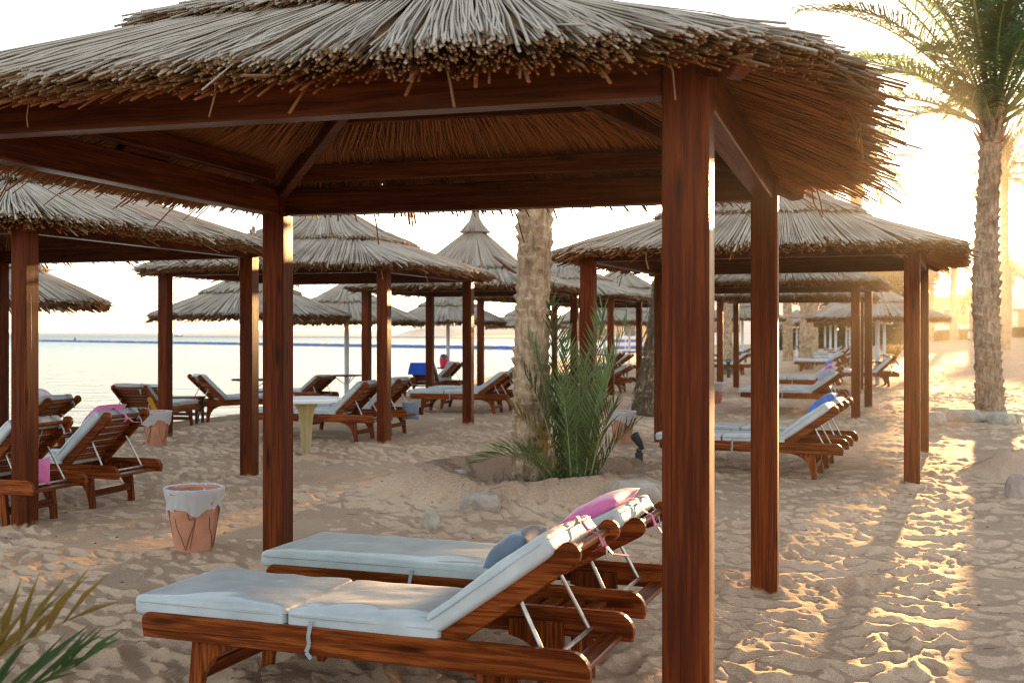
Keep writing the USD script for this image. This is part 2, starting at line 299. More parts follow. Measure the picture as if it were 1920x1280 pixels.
def tube(pts, r, n=8, caps=True):
    """tube along points; r scalar or per point"""
    pts = np.asarray(pts, float); K = len(pts); r = np.broadcast_to(r, K)
    t = np.gradient(pts, axis=0); t /= np.linalg.norm(t, axis=1, keepdims=True)
    ref = np.array([0, 0, 1.0]) if abs(t[0, 2]) < 0.9 else np.array([1.0, 0, 0])
    rings = []
    s = np.cross(ref, t[0]); s /= np.linalg.norm(s)
    for k in range(K):
        s = s - t[k] * (s @ t[k]); s /= np.linalg.norm(s); b = np.cross(t[k], s)
        a = np.arange(n) / n * 2 * np.pi
        rings.append(pts[k] + r[k] * (np.cos(a)[:, None] * s + np.sin(a)[:, None] * b))
    v = np.vstack(rings); f = []
    i = np.arange(n); j = (i + 1) % n
    for k in range(K - 1):
        f += [np.stack([k * n + i, k * n + j, (k + 1) * n + j], 1), np.stack([k * n + i, (k + 1) * n + j, (k + 1) * n + i], 1)]
    if caps:
        v = np.vstack([v, pts[0], pts[-1]])
        f += [np.stack([j, i, np.full(n, K * n)], 1), np.stack([(K - 1) * n + i, (K - 1) * n + j, np.full(n, K * n + 1)], 1)]
    return trimesh.Trimesh(v, np.vstack(f), process=False)

def lathe(profile, n=32):
    """(r, z) profile revolved about z"""
    p = np.asarray(profile, float); a = np.arange(n) / n * 2 * np.pi
    v = np.stack([p[:, None, 0] * np.cos(a), p[:, None, 0] * np.sin(a), np.broadcast_to(p[:, None, 1], (len(p), n))], -1).reshape(-1, 3)
    i = np.arange(n); j = (i + 1) % n; f = []
    for k in range(len(p) - 1):
        f += [np.stack([k * n + i, k * n + j, (k + 1) * n + j], 1), np.stack([k * n + i, (k + 1) * n + j, (k + 1) * n + i], 1)]
    return trimesh.Trimesh(v, np.vstack(f), process=False)

def plate(outline, thick, bevel=0.004):
    """outline (x, z) extruded along y, centred, with small bevels"""
    o = np.asarray(outline, float)
    if sg.Polygon(o).exterior.is_ccw is False: o = o[::-1]
    e = np.roll(o, -1, 0) - o; e /= np.linalg.norm(e, axis=1, keepdims=True)
    nrm = np.stack([e[:, 1], -e[:, 0]], 1); vn = nrm + np.roll(nrm, 1, 0); vn /= np.maximum(np.linalg.norm(vn, axis=1, keepdims=True), 1e-6)
    inn = o - vn * bevel
    N = len(o); t = thick / 2
    ring = lambda q, y: np.stack([q[:, 0], np.full(N, y), q[:, 1]], 1)
    v = np.vstack([ring(inn, -t), ring(o, -t + bevel), ring(o, t - bevel), ring(inn, t)])
    i = np.arange(N); j = (i + 1) % N; f = []
    for k in range(3):
        f += [np.stack([k * N + i, k * N + j, (k + 1) * N + j], 1), np.stack([k * N + i, (k + 1) * N + j, (k + 1) * N + i], 1)]
    vv, ff = trimesh.creation.triangulate_polygon(sg.Polygon(inn), engine='earcut')
    idx = np.array([np.argmin(((inn - p) ** 2).sum(1)) for p in vv])
    ff = idx[ff]
    a = inn[ff]; area = np.cross(a[:, 1] - a[:, 0], a[:, 2] - a[:, 0])
    ff = np.where((area > 0)[:, None], ff, ff[:, ::-1])
    f += [ff, ff[:, ::-1] + 3 * N]
    m = trimesh.Trimesh(v, np.vstack(f), process=False); m.fix_normals(); return m

def softbox(sx, sy, sz, r=0.02, n=18, bulge=0.012, wrinkle=0.004, seed=0, pinch=0.0):
    """a cushion: rounded box with a bulging top and slight wrinkles"""
    h = np.array([sx, sy, sz]) / 2
    faces = []
    g = np.linspace(-1, 1, n)
    gx = np.sign(g) * (1 - (1 - np.abs(g)) ** 1.4)
    def grid(ax, sgn):
        a, b = [k for k in range(3) if k != ax]
        U, V = np.meshgrid(gx, gx, indexing='ij')
        p = np.zeros((n * n, 3)); p[:, a], p[:, b], p[:, ax] = U.ravel(), V.ravel(), sgn
        i = np.arange(n - 1); I, J = np.meshgrid(i, i, indexing='ij'); q = (I * n + J).ravel()
        f = np.stack([q, q + n, q + n + 1, q + 1], 1)
        return p, np.vstack([f[:, [0, 1, 2]], f[:, [0, 2, 3]]])
    V, Fc, o = [], [], 0
    for ax in range(3):
        for s in (-1, 1):
            p, f = grid(ax, s); V.append(p); Fc.append(f + o); o += len(p)
    V = np.vstack(V); m = trimesh.Trimesh(V, np.vstack(Fc), process=False); m.merge_vertices(digits_vertex=6)
    q = m.vertices.copy(); p = q * h
    inner = np.clip(p, -(h - r), h - r); d = p - inner; L = np.linalg.norm(d, axis=1, keepdims=True)
    p = inner + np.where(L > 0, d / np.maximum(L, 1e-9) * r, 0)
    fall = (1 - q[:, 0] ** 4) * (1 - q[:, 1] ** 4)
    p[:, 2] += bulge * fall * np.sign(q[:, 2]) * (np.abs(q[:, 2]) > 0.5)
    k = (meshkit.fbm(p * np.array([5, 7, 3.0]) + seed * 3.1, 3, seed) - 0.5)
    p[:, 2] += wrinkle * 2 * k * (q[:, 2] > 0)
    p[:, :2] += wrinkle * 1.2 * (meshkit.fbm(p * 6 + 9 + seed, 2, seed + 5)[:, None] - 0.5)
    m = trimesh.Trimesh(p, m.faces, process=False); m.fix_normals(); return m

def pillow(sx, sy, sz, n=22, seed=0):
    g = np.linspace(-1, 1, n); U, V = np.meshgrid(g, g, indexing='ij')
    prof = np.clip((1 - np.abs(U) ** 3) * (1 - np.abs(V) ** 3), 0, 1) ** 0.55
    sh = 1 - 0.10 * (1 - np.abs(V) ** 2) * np.abs(U) ** 6; sv = 1 - 0.10 * (1 - np.abs(U) ** 2) * np.abs(V) ** 6
    X, Y = U * sx / 2 * sh, V * sy / 2 * sv
    wr = 1 + 0.25 * (meshkit.fbm(np.stack([U * 3 + seed, V * 3, 0 * U], -1), 3, seed) - 0.5)
    top = np.stack([X, Y, prof * sz / 2 * wr], -1).reshape(-1, 3); bot = top * [1, 1, -1]
    i = np.arange(n - 1); I, J = np.meshgrid(i, i, indexing='ij'); q = (I * n + J).ravel()
    f = np.stack([q, q + n, q + n + 1, q + 1], 1); f = np.vstack([f[:, [0, 1, 2]], f[:, [0, 2, 3]]])
    m = trimesh.Trimesh(np.vstack([top, bot]), np.vstack([f, f[:, ::-1] + n * n]), process=False); m.merge_vertices(); return m

def rot(axis, a):
    return trimesh.transformations.rotation_matrix(a, axis)
def moved(m, T=None, at=None):
    m = m.copy()
    if T is not None: m.apply_transform(T)
    if at is not None: m.apply_translation(at)
    return m

def strands(P, W, up, thick=0.7, cap=True):
    """N reeds as four-sided rods. P (N,K,3), W (N,) widths, up (N,3)."""
    N, K, _ = P.shape
    t = np.gradient(P, axis=1); t /= np.maximum(np.linalg.norm(t, axis=2, keepdims=True), 1e-9)
    s = np.cross(t, up[:, None]); s /= np.maximum(np.linalg.norm(s, axis=2, keepdims=True), 1e-9)
    n = np.cross(s, t)
    a = W[:, None, None] / 2
    taper = np.linspace(0.8, 1.0, K)[None, :, None]
    dirs = [s, n * thick, -s, -n * thick]
    V = np.stack([P + d * a * taper for d in dirs], 2)                       # N,K,4,3
    Nn = np.stack([s, n, -s, -n], 2)
    base = (np.arange(N) * (K * 4 + (4 if cap else 0)))
    F = []
    for k in range(K - 1):
        for i in range(4):
            j = (i + 1) % 4
            F.append(np.stack([base + k * 4 + i, base + (k + 1) * 4 + j, base + k * 4 + j], 1)); F.append(np.stack([base + k * 4 + i, base + (k + 1) * 4 + i, base + (k + 1) * 4 + j], 1))
    V, Nn = V.reshape(N, K * 4, 3), Nn.reshape(N, K * 4, 3)
    if cap:
        V = np.concatenate([V, V[:, -4:]], 1); Nn = np.concatenate([Nn, np.repeat(t[:, -1:], 4, 1)], 1)
        c = base + K * 4
        F.append(np.stack([c, c + 2, c + 1], 1)); F.append(np.stack([c, c + 3, c + 2], 1))
    return V.reshape(-1, 3), np.vstack(F), Nn.reshape(-1, 3)

def join(parts):
    v, f, n, o = [], [], [], 0
    for a, b, c in parts:
        v.append(a); f.append(b + o); n.append(c); o += len(a)
    return np.vstack(v), np.vstack(f), np.vstack(n)

def px(u, v, h):
    """the point at height h seen at photo pixel (u, v) -- used to read distances off the photograph"""
    z = F * (EYE - h) / (v - HORIZON)
    return np.array([(u - 960) * z / F, z, h])

# ------------------------------------------------------------------ the ground: one sheet of sand from the camera to the horizon
SEA_Z = -0.30
LAND = np.array([(-60, -300), (-30, -60), (-16, 0), (-11, 12), (-7.9, 20.5), (-6.2, 25), (-3.9, 32), (-2, 40), (0.5, 55), (4, 80), (9, 120), (16, 180), (20, 250), (5, 330), (-25, 385),
                 (-42, 410), (-48, 440), (-30, 480), (60, 620), (500, 1600), (6000, 6000), (6000, -6000), (-60, -6000)], float)
def shore(p):
    """metres inland of the waterline (negative at sea)"""
    p = np.asarray(p, float); A, B = LAND, np.roll(LAND, -1, 0)
    best = np.full(len(p), 1e18); inside = np.zeros(len(p), bool)
    for a, b in zip(A, B):
        ab = b - a; t = np.clip(((p - a) @ ab) / (ab @ ab), 0, 1)
        best = np.minimum(best, ((p - a - t[:, None] * ab) ** 2).sum(1))
        c = (a[1] > p[:, 1]) != (b[1] > p[:, 1])
        with np.errstate(divide='ignore', invalid='ignore'):
            inside ^= c & (p[:, 0] < (b[0] - a[0]) * (p[:, 1] - a[1]) / (b[1] - a[1]) + a[0])
    return np.where(inside, 1, -1) * np.sqrt(best)

HEAPS = []            # (x, y, radius, height) small sand heaps round posts and stones
def smooth(t): t = np.clip(t, 0, 1); return t * t * (3 - 2 * t)
def gbase(x, y):
    x, y = np.broadcast_arrays(np.asarray(x, float), np.asarray(y, float)); p = np.stack([x.ravel(), y.ravel()], 1)
    d = shore(p)
    z = np.where(d < 0, np.maximum(-2.5, SEA_Z + 0.07 * d), SEA_Z + 0.30 * smooth(0.5 + d / 9.0) * 2 - 0.30)
    z = np.where(d >= 4.5, 0.0, z)
    z = z + np.minimum(1.0, 0.045 * np.maximum(0, d - 15) * smooth((d - 13) / 10))
    # crater of dug-up sand round the near palm
    dx, dy = (p[:, 0] - 0.25) / 1.12, (p[:, 1] - 11.25) / 1.05
    r = np.hypot(dx, dy)
    z = z + 0.21 * np.exp(-((r - 1.0) / 0.34) ** 2) * (0.75 + 0.5 * meshkit.noise(np.stack([p[:, 0] * 1.3, p[:, 1] * 1.3, 0 * r], -1), 4)) - 0.04 * np.exp(-(r / 0.6) ** 4)
    for hx, hy, hr, hh in MOUNDS:
        z = z + hh * np.exp(-(((p[:, 0] - hx) ** 2 + (p[:, 1] - hy) ** 2) / hr ** 2) ** 1.2)
    return z.reshape(x.shape)
MOUNDS = [(5.34, 12.2, 0.45, 0.28), (8.54, 20.8, 1.9, 0.12), (2.25, 19.0, 1.3, 0.12), (30.0, 72.0, 4.0, 0.18), (10.2, 27.0, 2.2, 0.1)]
def gz(x, y): return float(gbase(x, y))

rng = np.random.default_rng(11)
def sand_tile(n=512, size=5.12, feet=230):
    h = np.zeros((n, n)); step = size / n
    for _ in range(feet):
        cx, cy, an = rng.random() * n, rng.random() * n, rng.random() * np.pi
        a, b, dep = rng.uniform(0.10, 0.17), rng.uniform(0.05, 0.085), rng.uniform(0.016, 0.044)
        w = int(0.36 / step); I, J = np.meshgrid(np.arange(-w, w), np.arange(-w, w), indexing='ij')
        X, Y = (I + (int(cx) - cx)) * step, (J + (int(cy) - cy)) * step
        u, v = X * np.cos(an) + Y * np.sin(an), -X * np.sin(an) + Y * np.cos(an)
        r = np.sqrt((u / a) ** 2 + (v / b) ** 2)
        g = -dep * np.exp(-r ** 3) + dep * 0.55 * np.exp(-((r - 1.45) / 0.38) ** 2) * (1 + 0.5 * np.sign(u))
        h[np.ix_((I[:, 0] + int(cx)) % n, (J[0] + int(cy)) % n)] += g
    k = np.fft.fftfreq(n, step); KX, KY = np.meshgrid(k, k, indexing='ij'); K = np.hypot(KX, KY)
    spec = np.where((K > 1.2), K ** -1.65, 0) * np.exp(-(K / 26) ** 2)
    w = np.fft.ifft2(spec * np.fft.fft2(rng.normal(size=(n, n)))).real
    return h + w / w.std() * 0.0095
TILE = sand_tile()
def tile(x, y, size=5.12):
    n = TILE.shape[0]; x, y = x / size * n, y / size * n
    i, j = np.floor(x).astype(int), np.floor(y).astype(int); a, b = x - i, y - j
    g = lambda p, q: TILE[p % n, q % n]
    return g(i, j) * (1 - a) * (1 - b) + g(i + 1, j) * a * (1 - b) + g(i, j + 1) * (1 - a) * b + g(i + 1, j + 1) * a * b
def relief(x, y):
    c, s = np.cos(0.6), np.sin(0.6)
    h = tile(x, y) + 0.75 * tile((c * x - s * y) * 1.31 + 7.7, (s * x + c * y) * 1.31 + 1.9)
    amp = 0.36 + 0.10 * smooth((x + 0.05 * y + 0.6) / 2.0) + 0.95 * (meshkit.fbm(np.stack([x * 0.55, y * 0.55, 0 * x], -1), 3, 8) - 0.5)
    wet = smooth((shore(np.stack([x, y], 1)) - 0.6) / 3.0)
    big = 0.05 * (meshkit.fbm(np.stack([x * 0.55, y * 0.55, 0 * x + 3], -1), 3, 2) - 0.5)
    dug = np.exp(-((np.hypot((x - .25) / 1.12, (y - 11.25) / 1.05) - .95) / .4) ** 2)
    h = h + dug * 0.12 * (meshkit.fbm(np.stack([x * 8, y * 8, 0 * x + 1], -1), 4, 6) - 0.5)
    return (h * np.clip(amp, 0.12, 0.95) + big) * wet

ang = np.concatenate([np.linspace(-180, -27, 52)[:-1], np.linspace(-26, 26, 640), np.linspace(27, 180, 52)[1:-1]])
rad = np.concatenate([np.geomspace(0.5, 4.4, 14)[:-1], np.geomspace(4.4, 46, 470)[:-1], np.geomspace(46, 300, 60)[:-1], np.geomspace(300, 5500, 26)])
RA, AN = np.meshgrid(rad, np.radians(ang), indexing='ij')
GX, GY = RA * np.sin(AN), RA * np.cos(AN)
HE = None
def build_ground():
    x, y = GX.ravel(), GY.ravel()
    z = gbase(x, y)
    near = (np.hypot(x, y) < 60)
    z[near] += relief(x[near], y[near])
    for hx, hy, hr, hh in HEAPS:
        q = (np.abs(x - hx) < 3 * hr) & (np.abs(y - hy) < 3 * hr)
        d2 = ((x[q] - hx) ** 2 + (y[q] - hy) ** 2) / hr ** 2
        z[q] += hh * np.exp(-d2) * (0.7 + 0.6 * meshkit.noise(np.stack([x[q] * 14, y[q] * 14, 0 * x[q]], -1), 3))
    nr, na = GX.shape
    i, j = np.meshgrid(np.arange(nr - 1), np.arange(na), indexing='ij'); k = (j + 1) % na
    f = np.stack([i * na + j, (i + 1) * na + j, (i + 1) * na + k, i * na + k], -1).reshape(-1, 4)[:, ::-1]
    v = np.vstack([np.stack([x, y, z], 1), [[0, 0, float(gz(0, 0))]]])
    c = len(v) - 1
    jj = np.arange(na)
    tri = np.vstack([f[:, [0, 1, 2]], f[:, [0, 2, 3]], np.stack([np.full(na, c), (jj + 1) % na, jj], 1)])
    obj('sand_beach', trimesh.Trimesh(v, tri, process=False), 'sand', smooth=True, kind='structure')

def build_sea():
    r = np.concatenate([[0.01], np.geomspace(10, 30000, 60)]); a = np.linspace(-np.pi, np.pi, 97)[:-1]
    R, A = np.meshgrid(r, a, indexing='ij')
    v = np.stack([R * np.sin(A), R * np.cos(A), np.full(R.shape, SEA_Z)], -1).reshape(-1, 3)
    i, j = np.meshgrid(np.arange(len(r) - 1), np.arange(len(a)), indexing='ij'); k = (j + 1) % len(a); na = len(a)
    f = np.stack([i * na + j, i * na + k, (i + 1) * na + k, (i + 1) * na + j], -1).reshape(-1, 4)
    obj('sea', (v, f), 'sea', smooth=True, kind='structure')
build_sea()

# ------------------------------------------------------------------ thatched roofs
class Roof:
    """a hipped (square, rounded corners) or round roof in two tiers of reed"""
    def __init__(s, ax, ay, zeave, rise, corner=0.5, power=7.0, concave=0.0, rnd=False, seed=0):
        s.ax, s.ay, s.ze, s.rise, s.pw, s.cv, s.rnd = ax, ay, zeave, rise, power, concave, rnd
        s.rng = np.random.default_rng(seed); s.seed = seed
        if rnd:
            t = np.linspace(0, 2 * np.pi, 721); o = np.stack([ax * np.cos(t), ay * np.sin(t)], 1)
        else:
            o = np.array(sg.box(-ax + corner, -ay + corner, ax - corner, ay - corner).buffer(corner, quad_segs=24).exterior.segmentize(0.03).coords)
            if not sg.Polygon(o).exterior.is_ccw: o = o[::-1]
        L = np.concatenate([[0], np.cumsum(np.linalg.norm(np.diff(o, axis=0), axis=1))]); s.o, s.L = o, L; s.per = L[-1]
    def at(s, t):
        t = np.mod(t, s.per)
        q = np.stack([np.interp(t, s.L, s.o[:, 0]), np.interp(t, s.L, s.o[:, 1])], 1)
        e = 0.02; t1, t0 = np.mod(t + e, s.per), np.mod(t - e, s.per)
        d = np.stack([np.interp(t1, s.L, s.o[:, 0]) - np.interp(t0, s.L, s.o[:, 0]), np.interp(t1, s.L, s.o[:, 1]) - np.interp(t0, s.L, s.o[:, 1])], 1)
        d /= np.maximum(np.linalg.norm(d, axis=1, keepdims=True), 1e-9)
        return q, np.stack([d[:, 1], -d[:, 0]], 1)
    def k(s, p):
        x, y = np.abs(p[..., 0]) / s.ax, np.abs(p[..., 1]) / s.ay
        if s.rnd: return np.hypot(x, y)
        return (x ** s.pw + y ** s.pw) ** (1 / s.pw)
    def z(s, k): return s.ze + s.rise * (1 - k) - s.cv * np.sin(np.pi * np.clip(k, 0, 1)) + s.cv * 2.2 * np.clip(0.16 - k, 0, 1) / 0.16 * (s.cv > 0)
    def tier(s, k_tip, k_root, n, w, off, layers=((0, 1.0),), jit=0.02, fan=0.72, droop=0.015, segs=3, ragged=0.05, bundle=0.13, wild=0.006):
        """reeds laid up the slope, tips near k_tip and roots near k_root. layers: (drop below the surface, tip scale)"""
        r, out = s.rng, []
        for off_l, sc, frac in layers:
            N = int(n)
            t = (np.arange(N) + r.random(N)) / N * s.per
            b = t * k_tip / bundle; bi = np.floor(b); bf = b - bi
            hsh = lambda m: np.modf(np.abs(np.sin((bi + 13.7 * m + s.seed) * 127.1) * 43758.5453))[0]
            q, nrm = s.at(t)
            rad = q / np.linalg.norm(q, axis=1, keepdims=True)
            d = -(nrm * (1 - fan) + rad * fan); d /= np.linalg.norm(d, axis=1, keepdims=True)
            tang = np.stack([-nrm[:, 1], nrm[:, 0]], 1)
            tip_k = k_tip * sc + (r.normal(0, 1, N) * jit + (hsh(1) - 0.5) * ragged) / s.ax
            wildm = r.random(N) < wild
            tip_k = tip_k + np.where(wildm, r.uniform(0.02, 0.085, N), 0)
            tip = q * tip_k[:, None]
            if k_root < 0.05:
                root = q * (k_root + 0.01 * r.random(N))[:, None]
            else:
                Lr = (k_tip * sc - k_root) * s.ax * frac * r.uniform(0.86, 1.06, N)
                root = tip + d * Lr[:, None]
            side = tang * (r.normal(0, 0.028, N) + (hsh(2) - 0.5) * 0.085 + (0.5 - bf) * 0.035)[:, None]
            fr = np.linspace(0, 1, segs)
            if segs == 3: fr = np.array([0, 0.66, 1.0])
            hb = (0.018 * np.sqrt(np.clip(1 - (2 * bf - 1) ** 2, 0, 1)) - 0.009) * (bundle > 0) + (hsh(3) - 0.5) * 0.016
            P = []
            for f in fr:
                p2 = root * (1 - f) + tip * f + side * f ** 2
                kk = s.k(p2)
                zz = s.z(kk) + off + off_l + (hb + r.normal(0, 0.010, N)) * (0.35 + 0.65 * f) - droop * f ** 3 * r.uniform(0.2, 1.8, N) + np.where(wildm, r.normal(0, 0.03, N) * f, 0)
                P.append(np.stack([p2[:, 0], p2[:, 1], zz], 1))
            P = np.stack(P, 1)
            W = w * r.uniform(0.7, 1.35, N)
            out.append(strands(P, W, np.tile([0, 0, 1.0], (N, 1))))
        return join(out)
    def core(s, k0, k1, off, n=160, m=8):
        t = np.linspace(0, s.per, n, endpoint=False); q, _ = s.at(t)
        ks = np.linspace(k0, k1, m)
        v = []
        for k in ks:
            p = q * k; v.append(np.stack([p[:, 0], p[:, 1], s.z(s.k(p)) + off], 1))
        v = np.vstack(v); i, j = np.meshgrid(np.arange(m - 1), np.arange(n), indexing='ij'); jn = (j + 1) % n
        f = np.stack([i * n + j, i * n + jn, (i + 1) * n + jn, (i + 1) * n + j], -1).reshape(-1, 4)
        return trimesh.Trimesh(v, np.vstack([f[:, [0, 1, 2]], f[:, [0, 2, 3]]]), process=False)

def thatch_parts(R, parent, w, split, lip, dens=1.0, loose=14, wild=0.006):
    """upper and lower tier, cut ends, underside; every part is one mesh of very many reeds"""
    n1 = R.per / w * 1.05 * dens
    n2 = n1 * split * 1.15
    lay = lambda n, depth, k: [(-depth * (i + 0.6) / n, 1 - k * i, 0.34) for i in range(n)]
    obj('lower_thatch', R.tier(1.0, split - 0.06, n1, w, 0.0, [(0, 1.0, 1.0), (-0.014, 0.998, 1.0)], wild=wild), 'thatch_top', parent, kind='stuff')
    obj('lower_cut_ends', R.tier(1.0, split, n1 * 0.9, w, -0.016, lay(5, lip, 0.006), jit=0.016, segs=2, droop=0.002), 'thatch_edge', parent, kind='stuff')
    obj('lower_underside', R.tier(0.955, split - 0.1, n1 * 1.0, w, -lip - 0.018, [(0, 1.0, 1.0), (-0.012, 0.985, 0.8)], jit=0.04, fan=0.6, droop=0.018, wild=0.012 + wild), 'thatch_under', parent, kind='stuff')
    obj('upper_thatch', R.tier(split, 0.015, n2, w, 0.055, [(0, 1.0, 1.0), (-0.014, 0.99, 1.0)], fan=0.9), 'thatch_top', parent, kind='stuff')
    obj('upper_cut_ends', R.tier(split, 0.3, n2 * 0.9, w, 0.04, lay(3, lip * 0.7, 0.012), jit=0.014, segs=2), 'thatch_edge', parent, kind='stuff')
    obj('upper_underside', R.tier(split + 0.06, 0.03, n2 * 0.9, w, -lip - 0.03, [(0, 1.0, 1.0)], jit=0.05, fan=0.85, droop=0.03), 'thatch_under', parent, kind='stuff')
    obj('thatch_core', cat([R.core(0.0, 0.82, -lip * 0.72), R.core(0.0, split * 0.95, 0.02)]), 'thatch_core', parent, smooth=True)
    r = R.rng                                             # single reeds that have come loose at the eaves
    for i in range(loose):
        t = r.random(1) * R.per; q, nn = R.at(t); q, nn = q[0], nn[0]
        hang = r.random() < 0.5
        L = r.uniform(0.16, 0.34); a = r.normal(0, 0.5)
        dirn = np.array([nn[0] * np.cos(a) - nn[1] * np.sin(a), nn[0] * np.sin(a) + nn[1] * np.cos(a)])
        p0 = np.array([*(q * 0.95), R.ze - lip * 0.4])
        p2 = p0 + np.array([*(dirn * (0.30 * L if hang else 0.9 * L)), -0.85 * L if hang else -0.25 * L])
        pm = (p0 + p2) / 2 + r.normal(0, 0.012, 3)
        obj('loose_reed', strands(np.array([[p0, pm, p2]]), np.array([w * r.uniform(0.6, 1.3)]), np.array([[0, 0.3, 1.0]])), 'thatch_edge', parent)

HB = 2.2546                                                # underside of the beams
def make_pavilion(name, label, loc, th, su, sv, w, dens, seed, concave=0.0, rise=0.88, finial=False, group=None, out=0.0, loose=14, wild=0.006, corner=0.72, sticks=0):
    t = thing(name, label, 'pavilion', loc, -th, group=group)
    hx, hy = su / 2, sv / 2
    r = np.random.default_rng(seed)
    for sx, sy in ((-1, -1), (1, -1), (-1, 1), (1, 1)):
        p = cbox(0.15, 0.15, 2.78, 0.009, (sx * hx, sy * hy, 1.06))
        obj('post', p, 'wood_z', t)
    bh, bw = 0.165, 0.105
    for sy in (-1, 1): obj('beam', cbox(su - 0.154, bw, bh, 0.006, (0, sy * hy, HB + bh / 2)), 'beam_x', t)
    for sx in (-1, 1): obj('beam', cbox(bw, sv - 0.154, bh, 0.006, (sx * hx, 0, HB + bh / 2)), 'beam_y', t)
    R = Roof(hx + 0.50 + out, hy + 0.43, 2.385, rise, corner=corner, power=6.0, seed=seed, concave=concave)
    lip = 0.078
    for sx, sy in ((-1, -1), (1, -1), (-1, 1), (1, 1)):     # hip rafters with rounded tails past the posts
        L = np.hypot(hx + 0.2, hy + 0.2)
        c = lambda f: R.z(R.k(np.array([(hx + 0.2) * f, (hy + 0.2) * f]))) - lip - 0.03
        z1, z0 = float(c(1.0)) - 0.01, float(R.z(0.06)) - lip - 0.12
        prof = [(0.05, z0 - .06), (L - 0.06, z1 - 0.03)] + [(L - 0.06 + 0.06 * np.sin(a), z1 + 0.02 - 0.05 * np.cos(a)) for a in np.linspace(0.2, 1.45, 6)] + [(L + 0.005, z1 + 0.05), (0.05, z0 + .06)]
        m = plate(prof, 0.06, 0.005); m.apply_transform(rot([0, 0, 1], math.atan2(sy * hy, sx * hx)))
        obj('hip_rafter', m, 'beam_x', t)
    for kk, hh in ((0.67, 0.10), (0.40, 0.09)):             # purlins
        zc = float(R.z(kk)) - lip - 0.062 - hh / 2
        X, Y = R.ax * kk, R.ay * kk
        for sy in (-1, 1): obj('purlin', cbox(2 * X * 0.93 - 0.05, 0.055, hh, 0.004, (0, sy * Y, zc)), 'beam_x', t)
        for sx in (-1, 1): obj('purlin', cbox(0.055, 2 * Y * 0.93 - 0.05, hh, 0.004, (sx * X, 0, zc)), 'beam_y', t)
    for sx, sy in ((0, 1), (0, -1), (1, 0), (-1, 0)):       # spacer blocks on the beams
        m = plate([(-0.22, 0.0), (0.22, 0.0), (0.15, 0.075), (-0.15, 0.075)], 0.06, 0.004)
        m.apply_translation((0, 0, HB + bh + 0.002))
        if sx: m.apply_transform(rot([0, 0, 1], np.pi / 2))
        m.apply_translation((sx * (hx - 0.045), sy * (hy - 0.045), 0))
        obj('spacer_block', m, 'beam_y' if sx else 'beam_x', t)
    thatch_parts(R, t, w, 0.52, lip, dens, loose, wild)
    for i in range(sticks):                                 # long ragged reeds along the right eave
        y = r.uniform(-0.75, 0.95) * R.ay; L = r.uniform(0.03, 0.17) * (1.9 if r.random() < .06 else 1); yaw = r.normal(0.0, 0.16) + 0.25 * y / R.ay; pit = r.normal(-0.32, 0.12)
        d = np.array([math.cos(yaw) * math.cos(pit), math.sin(yaw) * math.cos(pit), math.sin(pit)]); kx = R.ax * (1 - 0.10 * (abs(y) / R.ay) ** 4) - .10
        p0 = np.array([kx, y, R.ze - r.uniform(-0.01, .085)]); n_ = 1 if r.random() < .8 else 3
        P_ = np.array([[p0 + [0, .006 * q, .004 * q], p0 + [0, .008 * q, .004 * q] + d * L * .6, p0 + [0, .01 * q, 0] + d * (L + .1) + [0, 0, -.02]] for q in range(n_)])
        obj('loose_reed', strands(P_, np.full(n_, w * r.uniform(.8, 1.5)), np.tile([0, 0, 1.0], (n_, 1))), 'thatch_edge', t)
    if finial:
        z = float(R.z(0.0)); pr = [(0.30, z - 0.12), (0.17, z + 0.02), (0.10, z + 0.13), (0.065, z + 0.25), (0.05, z + 0.38), (0.018, z + 0.50), (0.0, z + 0.52)]
        N = 260; a = r.random(N) * 2 * np.pi
        P = np.stack([np.stack([rr * np.cos(a), rr * np.sin(a), np.full(N, zz)], 1) for rr, zz in pr[::-1][1:]], 1) + r.normal(0, 0.006, (N, len(pr) - 1, 3))
        obj('finial', strands(P, np.full(N, 0.016), np.tile([0.01, 0.02, 1.0], (N, 1))), 'thatch_top', t, kind='stuff')
    return t

# centre x, y, ground offset, turn, sides: read off the photograph by fitting the posts
PAV = {'P0': (-.481, 5.693, 0, .291, 3.121, 3.107), 'P1': (-4.72, 10.97, .0, .32, 3.17, 3.25), 'P2': (-2.778, 17.436, .03, .305, 3.33, 3.30),
       'P3': (-.738, 23.294, 0, .315, 3.24, 3.21), 'P4': (1.263, 29.116, 0, .314, 3.21, 3.19), 'P5': (2.953, 13.524, 0, .368, 3.31, 3.24),
       'P6': (4.909, 21.804, .02, .361, 3.15, 3.16), 'P7': (6.959, 28.908, 0, .31, 3.16, 3.14), 'P8': (3.25, 35.0, 0, .31, 3.2, 3.2)}
for (cx, cy, g, th, su, sv) in PAV.values():
    u, v = np.array([np.cos(th), -np.sin(th)]), np.array([np.sin(th), np.cos(th)])
    for sx in (-1, 1):
        for sy in (-1, 1):
            q = np.array([cx, cy]) + sx * su / 2 * u + sy * sv / 2 * v
            HEAPS.append((q[0], q[1], 0.2, 0.035))
def pav(name, key, label, *a, **k):
    cx, cy, g, th, su, sv = PAV[key]
    return make_pavilion(name, label, (cx, cy, g), th, su, sv, *a, **k)
GR = 'thatched pavilions on the beach'
pav('pavilion', 'P0', 'nearest thatched pavilion on dark red posts, roofing the two foreground loungers', 0.0105, 1.0, 3, group=GR, out=0.06, loose=34, wild=0.016, corner=0.85, sticks=70)
pA = pav('thatched_pavilion', 'P2', 'thatched pavilion behind the white plastic table, seen between the two left front posts', 0.0165, 1.0, 21, concave=0.06, rise=0.90, group=GR)
pav('spiked_pavilion', 'P3', 'thatched pavilion with a pointed straw finial on its roof, left of the palm trunk', 0.02, 1.0, 35, concave=0.13, rise=0.93, finial=True, group=GR)
